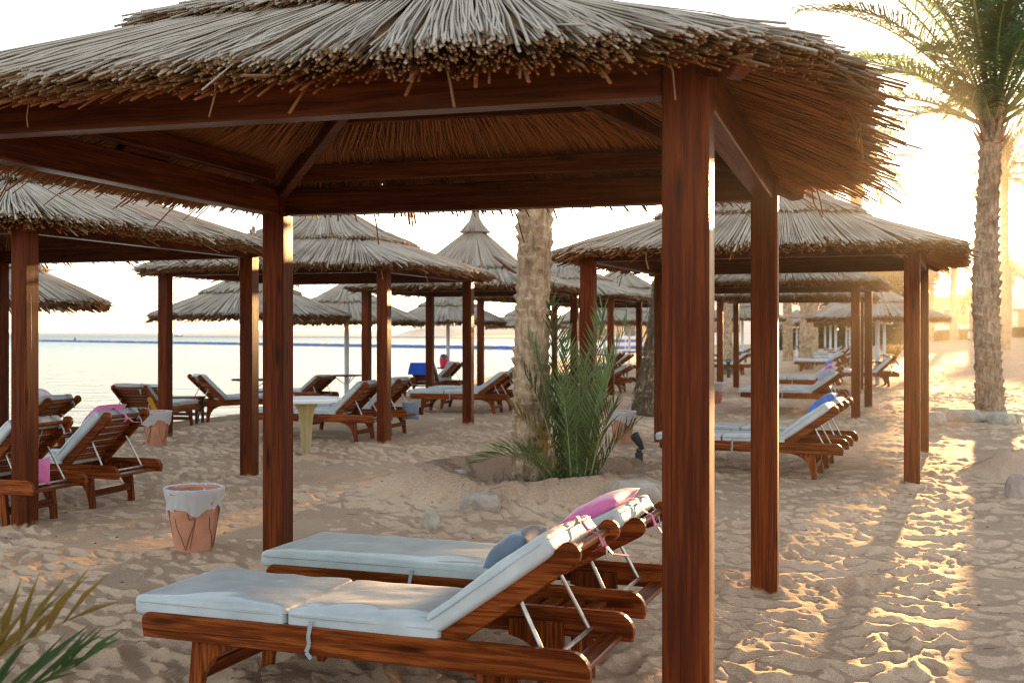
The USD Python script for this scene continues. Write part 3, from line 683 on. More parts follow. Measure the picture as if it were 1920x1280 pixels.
def again(key, label, turn, rise=1.0):
    cx, cy, g, th, su, sv = PAV[key]
    dup(pA, label, (cx, cy, g), -th + turn * math.pi / 2, ((su if turn % 2 == 0 else sv) / 3.33, (sv if turn % 2 == 0 else su) / 3.3, rise), group=GR)
again('P1', 'thatched pavilion at the left edge of the picture, over loungers with pink pillows', 1)
again('P5', 'thatched pavilion on the right whose eave reaches towards the sunlit palm trunk', 2)
again('P4', 'thatched pavilion half hidden behind the near palm trunk, next after the spiked one', 2)
again('P6', 'thatched pavilion seen below the right pavilion, next one down the row', 1)
again('P7', 'low looking distant thatched pavilion at the end of the right row', 3)
again('P8', 'farthest thatched pavilion behind the fan of green palm shrub', 0)

# ------------------------------------------------------------------ palms
def unit(a): return a / np.maximum(np.linalg.norm(a, axis=-1, keepdims=True), 1e-9)
def frond_mesh(path, r, n=55, lmax=0.45, w=0.022, start=0.14, vee=0.45, hang=0.25, fwd=(1.0, 0.35), jit=0.12):
    """leaflets along a rachis path (K,3): folded blades, two per node"""
    path = np.asarray(path, float); L = np.concatenate([[0], np.cumsum(np.linalg.norm(np.diff(path, axis=0), axis=1))]); L /= L[-1]
    s = np.repeat(np.linspace(start, 1.0, n), 2); sd = np.tile([1.0, -1.0], n); N = len(s)
    s = np.clip(s + r.normal(0, 0.004, N), 0, 1)
    c = np.stack([np.interp(s, L, path[:, k]) for k in range(3)], 1)
    c2 = np.stack([np.interp(np.clip(s + 0.02, 0, 1), L, path[:, k]) - np.interp(np.clip(s - 0.02, 0, 1), L, path[:, k]) for k in range(3)], 1)
    t = unit(c2); up = np.array([0, 0, 1.0]); side = unit(np.cross(t, up) + 1e-6); nn = unit(np.cross(side, t))
    f = (s - start) / (1 - start)
    fw = fwd[1] + (fwd[0] - fwd[1]) * f ** 1.3
    d = unit(side * sd[:, None] * (1.0 - 0.45 * f)[:, None] + t * fw[:, None] + nn * (vee * (0.6 + 0.7 * r.random(N)))[:, None] + r.normal(0, jit, (N, 3)))
    ln = lmax * (0.50 + 0.5 * np.sin(np.pi * np.clip(0.12 + 0.80 * f, 0, 1))) * r.uniform(0.85, 1.1, N)
    m = c + d * (ln * 0.5)[:, None]; e = c + d * ln[:, None] + np.array([0, 0, -1.0]) * (hang * ln * r.uniform(0.4, 1.4, N))[:, None]
    bl = unit(np.cross(d, nn) + 0.4 * nn * r.normal(0, 1, (N, 1)))
    ww = (w * r.uniform(0.8, 1.2, N))[:, None]
    fold = unit(np.cross(bl, d)) * ww * 0.35
    V = np.stack([c - bl * ww * 0.2, c + bl * ww * 0.2, m - bl * ww * 0.5 + fold, m - 0 * fold, m + bl * ww * 0.5 + fold, e], 1).reshape(-1, 3)
    b = np.arange(N) * 6
    F = np.vstack([np.stack([b, b + 3, b + 2], 1), np.stack([b, b + 1, b + 3], 1), np.stack([b + 1, b + 4, b + 3], 1), np.stack([b + 2, b + 3, b + 5], 1), np.stack([b + 3, b + 4, b + 5], 1)])
    core = tube(np.stack([np.interp(np.linspace(0, 1, 44), L, path[:, k]) for k in range(3)], 1), 0.0035, 3)                          # the leaf's midrib holds its leaflets together
    return cat([trimesh.Trimesh(V, F, process=False), core])

def frond_path(az, el, L, droop, base=(0, 0, 0), K=12):
    s = np.linspace(0, 1, K); e = el - droop * s ** 1.6; ds = L / (K - 1)
    h = np.concatenate([[0], np.cumsum(np.cos(e[:-1]) * ds)]); z = np.concatenate([[0], np.cumsum(np.sin(e[:-1]) * ds)])
    return np.stack([base[0] + h * np.cos(az), base[1] + h * np.sin(az), base[2] + z], 1)

def add_frond(parent, path, r, leaf, rach, w0=0.016, **k):
    fr = obj('frond', frond_mesh(path, r, **k), leaf, parent)
    obj('rachis', tube(path, np.linspace(w0, w0 * 0.18, len(path)), 5), rach, fr, smooth=True)
    return fr

def trunk_mesh(path, radii, seed, rows=0.085, around=9, depth=0.03, na=90, dz=0.012, ringy=0.0, rough=0.012):
    """palm trunk: rows of old leaf bases standing out, staggered, uneven"""
    path = np.asarray(path, float); H = np.concatenate([[0], np.cumsum(np.linalg.norm(np.diff(path, axis=0), axis=1))])
    nz = int(H[-1] / dz) + 2; s = np.linspace(0, H[-1], nz); a = np.linspace(0, 2 * np.pi, na, endpoint=False)
    S, A = np.meshgrid(s, a, indexing='ij')
    cx, cy, cz = (np.interp(S, H, path[:, k]) for k in range(3)); R = np.interp(S, H, radii)
    q = np.stack([np.cos(A) * 1.6, np.sin(A) * 1.6, S * 2.0], -1) + seed
    wob = meshkit.fbm(q, 3, seed) - 0.5
    row = S / rows + wob * 1.1 + A / (2 * np.pi) * (0 if ringy > 0.5 else 1); ri = np.floor(row); rf = row - ri
    col = A / (2 * np.pi) * around + 0.5 * (ri % 2) + wob * 0.5; ci = np.floor(col); cf = col - ci
    hs = np.modf(np.abs(np.sin(ri * 12.9898 + (ci % around) * 78.233 + seed) * 43758.5453))[0]
    scale = (1 - np.abs(2 * cf - 1) ** 3) * (1 - ringy) + ringy
    prof = np.where(rf < 0.8, (rf / 0.8) ** 1.2, (1 - rf) / 0.2)
    d = depth * prof * scale * (0.2 + 1.5 * hs ** 1.5)
    d += rough * 2 * (meshkit.fbm(np.stack([np.cos(A) * 5, np.sin(A) * 5, S * 14], -1) + seed, 3, seed + 3) - 0.5) + 0.05 * R * wob
    d += depth * 0.6 * (meshkit.noise(np.stack([np.cos(A) * 14, np.sin(A) * 14, S * 9], -1) + seed, seed + 7) - 0.5)
    X, Y, Z = cx + (R + d) * np.cos(A), cy + (R + d) * np.sin(A), cz
    v = np.stack([X, Y, Z], -1).reshape(-1, 3)
    i, j = np.meshgrid(np.arange(nz - 1), np.arange(na), indexing='ij'); k = (j + 1) % na
    f = np.stack([i * na + j, i * na + k, (i + 1) * na + k, (i + 1) * na + j], -1).reshape(-1, 4)
    m = trimesh.Trimesh(v, np.vstack([f[:, [0, 1, 2]], f[:, [0, 2, 3]]]), process=False)
    return m

def boot(r, L, w):
    """stub of a cut leaf base, pointing up and out"""
    o = [(0, -w * .5, 0), (0, w * .5, 0), (0.02, w * .42, L * .5), (0.02, -w * .42, L * .5), (0.05, w * .22, L), (0.05, -w * .22, L)]
    b = [(x + 0.035 - 0.02 * (z / L), y * .8, z + 0.02) for x, y, z in o]
    v = np.array(o + b, float); m = trimesh.convex.convex_hull(v); return m

def make_palm(name, label, loc, H, r0, r1, seed, fronds=34, L=3.4, n=70, w=0.03, lmax=0.55, el=(1.45, 0.25), boots=26, lean=(0, 0), depth=0.03, rows=0.085, around=9, ringy=0.0,
              na=90, dz=0.012, leaf='leaf_green', droop=(0.7, 1.5), group=None, bulge=0.0, dry=3):
    t = thing(name, label, 'palm tree', loc, group=group); r = np.random.default_rng(seed)
    K = 12; s = np.linspace(0, 1, K)
    path = np.stack([lean[0] * s ** 1.3 * H + 0.05 * np.sin(s * 5 + seed), lean[1] * s * H + 0.04 * np.sin(s * 4 + 2 * seed), -0.25 + (H + 0.25) * s], 1)
    path[:, :2] -= path[0, :2]
    rad = r0 + (r1 - r0) * np.clip(s * 1.6, 0, 1) ** 0.8 + bulge * np.exp(-((s - 0.45) / 0.13) ** 2) + 0.12 * r0 * np.exp(-(s / 0.05) ** 2)
    obj('trunk', trunk_mesh(path, rad, seed, rows, around, depth, na, dz, ringy), 'bark', t, smooth=40)
    top = path[-1]
    for i in range(boots):
        a = i * 2.39996; zz = -0.75 * (i / max(boots, 1)) + 0.02
        m = boot(r, r.uniform(0.2, 0.34), r.uniform(0.09, 0.14)); m.apply_transform(rot([0, 1, 0], 0.12 + 0.3 * (i / boots))); m.apply_transform(rot([0, 0, 1], a))
        rr = r1 * (0.72 + 0.25 * (i / boots)); m.apply_translation(top + [rr * np.cos(a), rr * np.sin(a), zz - 0.08])
        obj('leaf_base', m, 'bark', t)
    for i in range(fronds):
        f = (i + 0.5) / fronds; a = i * 2.39996 + r.normal(0, 0.12); e = el[0] + (el[1] - el[0]) * f ** 1.15 + r.normal(0, 0.06)
        p = frond_path(a, e, L * r.uniform(0.85, 1.1) * (0.75 + 0.25 * np.sin(np.pi * min(1, f + 0.25))), droop[0] + (droop[1] - droop[0]) * f * r.uniform(0.8, 1.2), top + np.array([0.5 * r1 * np.cos(a), 0.5 * r1 * np.sin(a), -0.10 - 0.35 * f]))
        add_frond(t, p, r, 'leaf_dry' if i >= fronds - dry else (leaf if r.random() > 0.25 else 'leaf_olive'), 'rachis', w0=0.03, n=n, lmax=lmax, w=w, start=0.22, vee=0.35, hang=0.35)
    return t

# the near palm whose trunk stands behind the shrub (its crown is above the picture)
palm0 = make_palm('palm_tree', 'palm tree with rough chequered trunk in a sand crater, green shrub at its foot', (0.19, 11.35, gz(.19, 11.35)), 6.6, 0.168, 0.148, 4, fronds=26, n=46, lean=(0.006, 0.01), depth=0.034, rows=0.10, around=7, na=110, dz=0.011)
GP = 'palm trees of the beach'
palm2 = make_palm('tall_palm_tree', 'tall palm with ringed trunk and full green crown at the right edge', (8.54, 20.8, gz(8.54, 20.8)), 5.45, 0.235, 0.172, 9, fronds=42, L=4.3, n=84, w=0.03, lmax=0.62,
                  el=(1.5, 0.42), boots=40, depth=0.045, rows=0.16, around=6, ringy=0.45, na=110, dz=0.014, droop=(0.5, 1.25), bulge=0.035, dry=0)
# shaggy trunk wrapped in fibre
t1 = thing('shaggy_palm_tree', 'leaning palm trunk shaggy with brown fibre, beside the terracotta bin with a white rim', 'palm tree', (2.30, 19.3, gz(2.3, 19.3)))
p1 = np.stack([0.12 * np.linspace(0, 1, 12) * 4.6, 0.02 * np.linspace(0, 1, 12), -0.3 + 4.7 * np.linspace(0, 1, 12)], 1)
r1_ = np.interp(np.linspace(0, 1, 12), [0, .07, .2, .4, 1], [0.36, 0.33, 0.27, 0.2, 0.17])
obj('trunk', trunk_mesh(p1, r1_, 21, 0.09, 8, 0.03, 60, 0.02), 'bark', t1, smooth=40)
r = np.random.default_rng(5); N = 5200
s_ = r.random(N) ** 1.2 * 0.8; a_ = r.random(N) * 2 * np.pi; rr = np.interp(s_, np.linspace(0, 1, 12), r1_) + 0.015
c_ = np.stack([np.interp(s_, np.linspace(0, 1, 12), p1[:, k]) for k in range(3)], 1); o_ = np.stack([np.cos(a_), np.sin(a_), 0 * a_], 1)
b_ = c_ + o_ * rr[:, None]; ln = r.uniform(0.06, 0.20, N)[:, None]; jt = r.normal(0, 0.5, (N, 3)) * [1, 1, .2]
P = np.stack([b_, b_ + ln * (0.5 * o_ * 0.45 + [0, 0, -0.45] + 0.25 * jt), b_ + ln * (0.30 * o_ + [0, 0, -0.95] + 0.4 * jt)], 1)
obj('trunk_fibre', strands(P, r.uniform(0.006, 0.018, N), np.tile([0.3, 0.2, 0.1], (N, 1)), cap=False), 'fibre', t1, kind='stuff')
for i in range(18):
    add_frond(t1, frond_path(i * 2.4, 1.4 - 0.05 * i, 1.5, 1.0, p1[-1]), r, 'leaf_green', 'rachis', 0.03, n=40, lmax=0.5, w=0.03, start=0.2)

# distant palms: one built, the others are copies of it
far_palm = make_palm('distant_palm_tree', 'distant palm with golden backlit crown rising behind the right pavilion roof', (13.6, 46.0, gz(13.6, 46)), 8.0, 0.27, 0.2, 31, fronds=30, L=2.5, n=34, w=0.055, lmax=0.5, el=(1.5, -0.1),
                     boots=12, depth=0.05, rows=0.2, around=6, na=36, dz=0.05, leaf='leaf_olive', droop=(0.5, 1.4))
def fp(label, u, y, top_v, turn, width=1.0, spread=1.0):
    x = (u - 960) * y / F; g = gz(x, y); H = EYE + (HORIZON - top_v) * y / F - g
    dup(far_palm, label, (x, y, g), turn, (width, width, H / 8.0), group=GP)
fp('distant palm close behind the tall right palm, its trunk peeping out on the right', 1885, 66, 318, 0.7)
fp('distant palm whose thick trunk stands left of the tall palm, just past the right pavilion', 1790, 98, 492, 1.9, 1.25)
fp('short distant palm with a drooping golden crown against the tall palm trunk', 1826, 92, 556, 2.8, 0.95)
fp('thin distant palm with a small upright crown near the hotel, at the right edge', 1892, 100, 512, 4.0, 0.85)
fp('distant palm trunk hidden mostly by the posts of the right pavilion', 1746, 104, 505, 5.2, 0.9)
fp('palm with a thick pale trunk standing between two rear lounger groups', 1510, 47, 330, 0.2, 1.05)
fp('slightly darker palm trunk left of the thick pale one', 1478, 61, 380, 3.3, 0.95)
fp('palm trunk in the far background beside the green hedge, right of the thick pale one', 1527, 80, 420, 4.4, 0.9)
fp('palm trunk between the thin rear posts of the farthest right pavilion', 1365, 41, 300, 2.2, 0.75)

# green palm shrub in front of the near trunk
sh = thing('palm_shrub', 'green palm shrub with feathery upright fronds growing in front of the near palm trunk', 'shrub', (0.60, 11.0, gz(.60, 11.0)))
r = np.random.default_rng(8)
spec = [(2.3, 1.42, 1.95, .20), (0.9, 1.40, 1.80, .22), (2.9, 1.40, 1.55, .3), (0.2, 1.40, 1.7, .3), (-0.6, 1.42, 1.35, .3), (3.4, 1.34, 1.25, .4), (4.4, 1.36, 1.15, .35), (5.2, 1.34, 1.2, .35), (2.2, 1.34, 1.2, .35),
        (0.8, 1.32, 1.30, .35), (3.0, 1.22, .95, .6), (5.6, 1.25, 1.0, .5), (0.1, 1.15, 0.8, .6), (4.8, 1.42, 0.9, .3), (1.5, 1.3, 0.9, .4), (3.2, 0.95, 0.95, 1.7), (3.55, 1.05, 0.85, 1.3), (1.9, 1.5, 1.5, .15), (5.0, 1.46, 1.3, .2)]
for i, (az, el, L, dr) in enumerate(spec):
    add_frond(sh, frond_path(az + r.normal(0, .1), min(el + 0.06, 1.53), L, dr, (0.13 * np.cos(az), 0.10 * np.sin(az), -0.05)), r, 'leaf_dry' if i in (10, 14) else 'leaf_olive' if i in (0, 5, 11, 12) else 'leaf_shrub', 'rachis', 0.010,
              n=int(26 * L / 1.4) + 8, lmax=0.31, w=0.017, start=0.14, vee=0.5, hang=0.05, fwd=(1.35, 1.0))
g_ = r.normal(0, 0.24, (420, 2)) + [0.05, -0.2]; hgt = r.uniform(0.05, 0.22, 420)
P = np.stack([np.stack([g_[:, 0], g_[:, 1], 0 * hgt - .05], 1), np.stack([g_[:, 0] + r.normal(0, .02, 420), g_[:, 1] + r.normal(0, .02, 420), hgt * .6], 1), np.stack([g_[:, 0] + r.normal(0, .06, 420), g_[:, 1] + r.normal(0, .06, 420), hgt], 1)], 1)
gt = obj('grass_tuft', strands(P + [0.50, 11.0, gz(.5, 10.8)], r.uniform(.004, .008, 420), np.tile([1, .2, .1], (420, 1)), cap=False), 'grass', label='fine green grass growing round the foot of the palm shrub', category='grass', kind='stuff')

# the out-of-focus palm in the bottom left corner
fg = thing('young_palm', 'young palm with green and yellowed leaflets, out of focus in the bottom left corner', 'young palm', (-1.86, 2.95, 0.0))
r = np.random.default_rng(3)
add_frond(fg, [(0, 0, -.05), (.20, .02, .34), (.40, .04, .56), (.58, .06, .69), (.70, .07, .75)], r, 'leaf_dry', 'rachis_dry', 0.013, n=17, lmax=0.27, w=0.032, start=0.34, vee=0.5, hang=0.0, fwd=(1.3, 0.8), jit=0.22)
add_frond(fg, [(.02, 0, -.05), (.24, .10, .30), (.46, .16, .50), (.68, .2, .60)], r, 'leaf_green', 'rachis', 0.012, n=15, lmax=0.28, w=0.03, start=0.36, vee=0.35, hang=0.0, fwd=(1.2, 0.8), jit=0.2)
add_frond(fg, [(.0, 0, -.05), (.18, -.10, .24), (.40, -.16, .40), (.62, -.2, .46)], r, 'leaf_dry', 'rachis_dry', 0.012, n=15, lmax=0.28, w=0.03, start=0.36, vee=0.35, hang=0.0, fwd=(1.2, 0.8), jit=0.2)
for az, el, L, dr in ((2.2, 1.2, 1.0, .8), (3.4, 1.3, .9, .6), (4.6, 1.0, .85, .8), (1.2, 1.35, .85, .5)):
    add_frond(fg, frond_path(az, el, L, dr, (0, 0, -.05)), r, 'leaf_olive', 'rachis', 0.011, n=22, lmax=0.3, w=0.018, start=0.3)

# ------------------------------------------------------------------ sun loungers
BX, BZ, BA, BL_ = 0.36, 0.365, math.radians(35.5), 0.585       # hinge, angle and length of the backrest
BD_, BN_ = np.array([math.cos(BA), 0, math.sin(BA)]), np.array([-math.sin(BA), 0, math.cos(BA)])
def set_angle(a):
    global BA, BD_, BN_
    BA = a; BD_, BN_ = np.array([math.cos(a), 0, math.sin(a)]), np.array([-math.sin(a), 0, math.cos(a)])
ANG = {'sun_lounger': math.radians(35.5), 'steep_lounger': math.radians(44), 'long_cushion_lounger': math.radians(28.5)}
def bp(s, y, n): return np.array([BX, 0, BZ]) + s * BD_ + n * BN_ + np.array([0, y, 0])
def on_back(m, s, y, n):
    m = m.copy(); m.apply_transform(rot([0, 1, 0], -BA)); m.apply_translation(bp(s, y, n)); return m

def ribbon(pts, w, across=(0, 1, 0), th=0.003):
    pts = np.asarray(pts, float)
    return cat([bar(a, b, w, th, 0.001, up=np.cross(b - a, across)) for a, b in zip(pts[:-1], pts[1:])])

def make_lounger(name, label, loc, th, single=False, group=None, seed=0):
    set_angle(ANG[name])
    t = thing(name, label, 'sun lounger', loc, -th, group=group); r = np.random.default_rng(seed)
    arc = lambda cx, cz, rad, a0, a1, n=7: [(cx + rad * math.cos(a), cz + rad * math.sin(a)) for a in np.linspace(a0, a1, n)]
    q = math.pi / 2
    rail = [(-0.93, 0.275), (0.945, 0.265)] + arc(0.87, 0.30, 0.08, 0, q)[:] + arc(-0.90, 0.335, 0.04, q, 2 * q)
    for sy in (-1, 1): obj('side_rail', moved(plate(rail, 0.04, 0.006), at=(0, sy * 0.31, 0)), 'bed_x', t)
    legp = [(-0.755, -0.06), (-0.695, -0.06), (-0.688, 0.06), (-0.665, 0.14), (-0.62, 0.205), (-0.55, 0.245), (-0.49, 0.262), (-0.49, 0.33), (-0.72, 0.33), (-0.725, 0.26)]
    legm = plate(legp, 0.036, 0.004)
    legh = plate([(-x - 0.06, z) for x, z in legp][::-1], 0.036, 0.004)
    for sy in (-1, 1):
        obj('leg', moved(legm, at=(0, sy * 0.272, 0)), 'bed_z', t); obj('leg', moved(legh, at=(0, sy * 0.272, 0)), 'bed_z', t)
    for x in (-0.715, 0.655): obj('stretcher', cbox(0.03, 0.505, 0.06, 0.004, (x, 0, 0.13)), 'bed_y', t)
    obj('head_board', cbox(0.085, 0.575, 0.024, 0.005, (0.865, 0, 0.285)), 'bed_y', t)
    for i in range(13): obj('slat', cbox(0.062, 0.575, 0.018, 0.003, (-0.87 + i * 0.096, 0, 0.345)), 'bed_y', t)
    br = [(0.0, -0.05), (BL_ + 0.02, -0.05)] + arc(BL_ + 0.02, -0.005, 0.045, -q, q * 0.9, 8) + [(BL_ - 0.05, 0.028), (0.0, 0.028)]
    for sy in (-1, 1): obj('backrest_rail', on_back(plate(br, 0.036, 0.006), 0, sy * 0.268, 0.0), 'bed_x', t)
    for i in range(6): obj('backrest_slat', on_back(cbox(0.062, 0.49, 0.016, 0.003), 0.055 + i * 0.086, 0, 0.012), 'bed_y', t)
    obj('backrest_bar', on_back(moved(trimesh.creation.cylinder(0.017, 0.49, sections=12), rot([1, 0, 0], q)), BL_ + 0.012, 0, -0.002), 'bed_y', t, smooth=40)
    for sy in (-1, 1): obj('strut', tube([bp(0.34, sy * 0.24, -0.03), (0.775, sy * 0.262, 0.312)], 0.0085, 8), 'steel', t, smooth=40)
    obj('strut_rod', tube([(0.775, -0.285, 0.312), (0.775, 0.285, 0.312)], 0.009, 8), 'steel', t, smooth=40)
    cm = 'cushion_old' if single else 'cushion'
    zc = 0.356
    def cushion(nm, m, rim):
        c = obj(nm, m, cm, t, smooth=50); obj('piping', tube(rim, 0.0035, 5, caps=False), 'piping', c, smooth=True)
    def rimpath(x0, x1, y0, y1, z):
        c = 0.03
        return [(x0 + c, y0, z), (x1 - c, y0, z), (x1 - c * .3, y0 + c * .3, z), (x1, y0 + c, z), (x1, y1 - c, z), (x1 - c * .3, y1 - c * .3, z), (x1 - c, y1, z), (x0 + c, y1, z), (x0 + c * .3, y1 - c * .3, z), (x0, y1 - c, z), (x0, y0 + c, z), (x0 + c * .3, y0 + c * .3, z), (x0 + c, y0, z)]
    y0, y1, th_ = -0.315, 0.275, 0.078
    yc = (y0 + y1) / 2
    segs = [('long_cushion', -0.98, 0.36)] if single else [('foot_cushion', -0.985, -0.285), ('seat_cushion', -0.275, 0.365)]
    for k, (nm, a, b) in enumerate(segs):
        m = softbox(b - a, y1 - y0, th_, 0.022, 24, 0.016, 0.013, seed + k); m.apply_transform(rot([0, 0, 1], r.normal(0, 0.012))); m.apply_translation(((a + b) / 2, yc, zc + th_ / 2))
        cushion(nm, m, rimpath(a - .001, b + .001, y0 - .001, y1 + .001, zc + th_ * 0.72))
    m = softbox(0.57, y1 - y0, th_, 0.022, 24, 0.012, 0.010, seed + 7)
    c = obj('back_cushion', on_back(m, 0.29, yc, 0.025 + th_ / 2), cm, t, smooth=50)
    rp = np.array(rimpath(-.286, .286, y0 - .001, y1 + .001, 0)); rp = np.array([bp(0.29 + p[0], p[1], 0.025 + th_ * 0.72) for p in rp])
    obj('piping', tube(rp, 0.0035, 5, caps=False), 'piping', c, smooth=True)
    k = [(-0.16, -0.323, 0.40), (-0.165, -0.337, 0.345), (-0.16, -0.338, 0.315), (-0.172, -0.34, 0.285), (-0.15, -0.341, 0.262)]
    obj('tie_strap', ribbon(k, 0.018, (1, 0, 0)), 'strap', t)
    for y in (0.17,):
        obj('tie_strap', ribbon([bp(BL_ - .035, y, 0.108), bp(BL_ + .004, y, 0.085), bp(BL_ + .012, y, 0.03), bp(BL_ + .014, y + .004, -0.02), bp(BL_ - .02, y + .006, -0.035)], 0.03), 'strap', t)
        if y > 0: obj('tie_strap', ribbon([bp(BL_ + .012, y + .01, -.015), bp(BL_ - .005, y + .02, -0.06), bp(BL_ - .03, y + .028, -0.09)], 0.022), 'strap', t)
    return t

TH = 0.35
def lpos(head, th):
    """the lounger's middle from the ground point under the middle of its head end"""
    return np.array([head[0] - 0.95 * math.cos(th), head[1] + 0.95 * math.sin(th)])
GL = 'sun loungers on the beach'
PLACED, ANGLE = {}, {}
protoA = protoB = protoC = None
STEEP = {'L0', 'L1', 'L6', 'L7', 'L9', 'L11', 'S5', 'S8', 'F2', 'F4', 'L14', 'L5'}
def lounger(key, label, c, th, single=False):
    global protoA, protoB, protoC
    loc = (c[0], c[1], gz(*c) - 0.005)
    PLACED[key] = (np.array(loc), th)
    if key in STEEP:
        ANGLE[key] = ANG['steep_lounger']
        if protoC is None: protoC = make_lounger('steep_lounger', label, loc, th, False, GL, 9); return
        dup(protoC, label, loc, -th, group=GL); return
    if single:
        if protoB is None: protoB = make_lounger('long_cushion_lounger', label, loc, th, True, GL, 5); return
        dup(protoB, label, loc, -th, group=GL)
    else:
        if protoA is None: protoA = make_lounger('sun_lounger', label, loc, th, False, GL, 2); return
        dup(protoA, label, loc, -th, group=GL)
lounger('S0', 'nearest wooden lounger with three pale grey cushions and a slate pillow, in the foreground', (-0.507, 4.71), TH)
lounger('S1', 'foreground lounger with one long greenish grey cushion and a pink pillow, behind the nearest one', (-0.205, 5.67), TH, True)
ANGLE['S1'] = ANG['long_cushion_lounger']
def L(key, label, head, th=0.31, single=False): lounger(key, label, lpos(head, th), th, single)
L('L0', 'lounger with a pink pillow on its raised back, left of the near terracotta bin', (-3.21, 10.1), 0.30)
L('L1', 'lounger half hidden by the left front post, pink cushion hanging behind its back', (-3.52, 9.12), 0.30)
L('L2', 'lounger at the left edge in front of the yellow ring', (-5.15, 13.6), 0.28)
L('L3', 'lounger seen from behind its slatted back, next to the rear left bin', (-5.92, 17.9), 1.75)
L('L4', 'lounger seen from behind with a blue tie, farther towards the sea', (-6.55, 20.9), 1.70)
L('L5', 'lounger turned the other way with a blue tie on its back, near the waterline', (-5.75, 20.6), 2.55)
L('L6', 'lounger behind the leg of the white plastic table', (-1.77, 16.1), 0.30)
L('L7', 'lounger with a slate blue bag hanging from its back, beside the second pavilion post', (-1.42, 17.2), 0.30)
L('L8', 'lounger with raised back under the spiked pavilion, nearer of the two', (0.02, 21.4), 0.24)
L('L9', 'lounger with raised back just left of the near palm trunk, farther of the two', (0.32, 22.5), 0.24)
L('L10', 'lounger seen from behind with a royal blue towel over its back', (-2.1, 27.0), 1.75)
L('L11', 'lounger with a raised back near the table with the red flask', (-1.15, 28.3), 0.3)
L('L12', 'lounger at the water showing its slatted back above the white table', (-4.15, 26.6), 0.55)
L('L13', 'lounger with flat white cushions right of the palm shrub', (3.0, 28.6), 0.3, True)
L('L14', 'reddish lounger far behind the palm shrub, left of the pair', (3.75, 38.2), 0.32)
L('L15', 'reddish lounger far behind the palm shrub, right of the pair', (4.1, 39.2), 0.32)
PT = 0.368
L('S2', 'lounger under the right pavilion with a bare cushion, nearest of its row', (3.44, 12.0), PT)
L('S3', 'lounger under the right pavilion with a bright blue pillow on its back', (3.82, 12.96), PT)
L('S4', 'lounger with a pale blue pillow under the second right pavilion', (6.17, 21.55), 0.36)
L('S5', 'lounger with a pink pillow under the second right pavilion', (6.5, 22.55), 0.36)
L('S6', 'lounger with a blue pillow in the third row on the right', (7.75, 27.4), 0.33)
L('S7', 'lounger in the third row on the right without a pillow', (8.05, 28.4), 0.33)
L('S8', 'lounger with a raised back under the round parasol at the right', (10.7, 32.2), 0.33)
L('S9', 'lounger with a violet towel under the round parasol at the right', (11.0, 33.4), 0.33)
far_l = [(8.3, 40.5, 'lounger seen through the posts beside the pale thick palm'), (12.6, 44.0, 'far lounger, frontmost of the pale cluster under the distant parasols'), (14.6, 50.0, 'far lounger with raised back amid the distant parasol poles'), (15.3, 52.0, 'far lounger next behind the one amid the parasol poles'),
         (16.2, 56.5, 'far lounger in the last row but one under the distant parasols'), (17.5, 60.0, 'far lounger in the last row under the distant parasols'), (13.2, 46.2, 'far lounger, second of the pale cluster under the distant parasols'), (11.9, 58.0, 'far lounger behind the darker palm trunk'), (9.4, 47.0, 'far lounger with white cushion behind the far single parasol')]
for i, (x, y, lab) in enumerate(far_l): L('F%d' % i, lab, (x, y), 0.33, i % 2 == 1)

def lw(key, p):
    """a point in a lounger's own frame, in world coordinates"""
    c, th = PLACED[key]; co, si = math.cos(th), math.sin(th)
    return np.array([c[0] + p[0] * co + p[1] * si, c[1] - p[0] * si + p[1] * co, c[2] + p[2]])
def add_pillow(key, name, label, material, strap, s=0.42, y=0.0, size=(0.34, 0.46, 0.13), n_extra=0.0, turn=0.0, category='pillow'):
    c, th = PLACED[key]; set_angle(ANGLE.get(key, ANG['sun_lounger']))
    p = bp(s, y, 0.025 + 0.078 + size[2] * 0.34 + n_extra)
    t = thing(name, label, category, lw(key, p), -th)
    m = pillow(*size, seed=len(label)); m.apply_transform(rot([0, 0, 1], turn)); m.apply_transform(rot([0, 1, 0], -BA))
    obj('cover', m, material, t, smooth=60)
    if strap:
        pts = [bp(s + size[0] * .47, y, .118), bp(0.55, y, .116), bp(0.582, y, .105), bp(0.588, y, 0.04), bp(0.615, y, 0.0), bp(0.605, y, -0.045), bp(0.56, y, -0.04)]
        obj('strap', ribbon(np.array(pts) - p, 0.032), strap, t)
        obj('strap_end', ribbon(np.array([bp(0.605, y + .02, -.03), bp(0.61, y + .03, -.09), bp(0.65, y + .06, -.13)]) - p, 0.024), strap, t)
    return t
add_pillow('S0', 'slate_pillow', 'slate grey blue pillow strapped with a rose band to the nearest lounger', 'slate', 'red_strap', s=0.30, y=0.10, size=(0.21, 0.30, 0.11))
add_pillow('S1', 'pink_pillow', 'pink pillow strapped to the second foreground lounger, left of the big post', 'pink', 'pink', s=0.40, y=0.02, size=(0.32, 0.46, 0.10))
add_pillow('L0', 'pink_pillow', 'pink pillow on the lounger near the left bins', 'pink', 'pink', s=0.45, y=-0.02, size=(0.25, 0.42, 0.11))
add_pillow('S3', 'blue_pillow', 'bright blue pillow under the right pavilion', 'blue', None, s=0.40, y=-0.1, size=(0.36, 0.40, 0.12))
add_pillow('S4', 'pale_blue_pillow', 'pale blue pillow on the lounger under the second right pavilion', 'paleblue', None, s=0.38, y=0.0, size=(0.30, 0.44, 0.15))
add_pillow('S5', 'pink_pillow', 'pink pillow next to the pale blue one under the second right pavilion', 'pink', None, s=0.45, y=0.0, size=(0.24, 0.42, 0.13))
add_pillow('S6', 'blue_pillow', 'blue pillow on a lounger of the third right row', 'blue', None, s=0.46, y=0.0, size=(0.2, 0.40, 0.12))
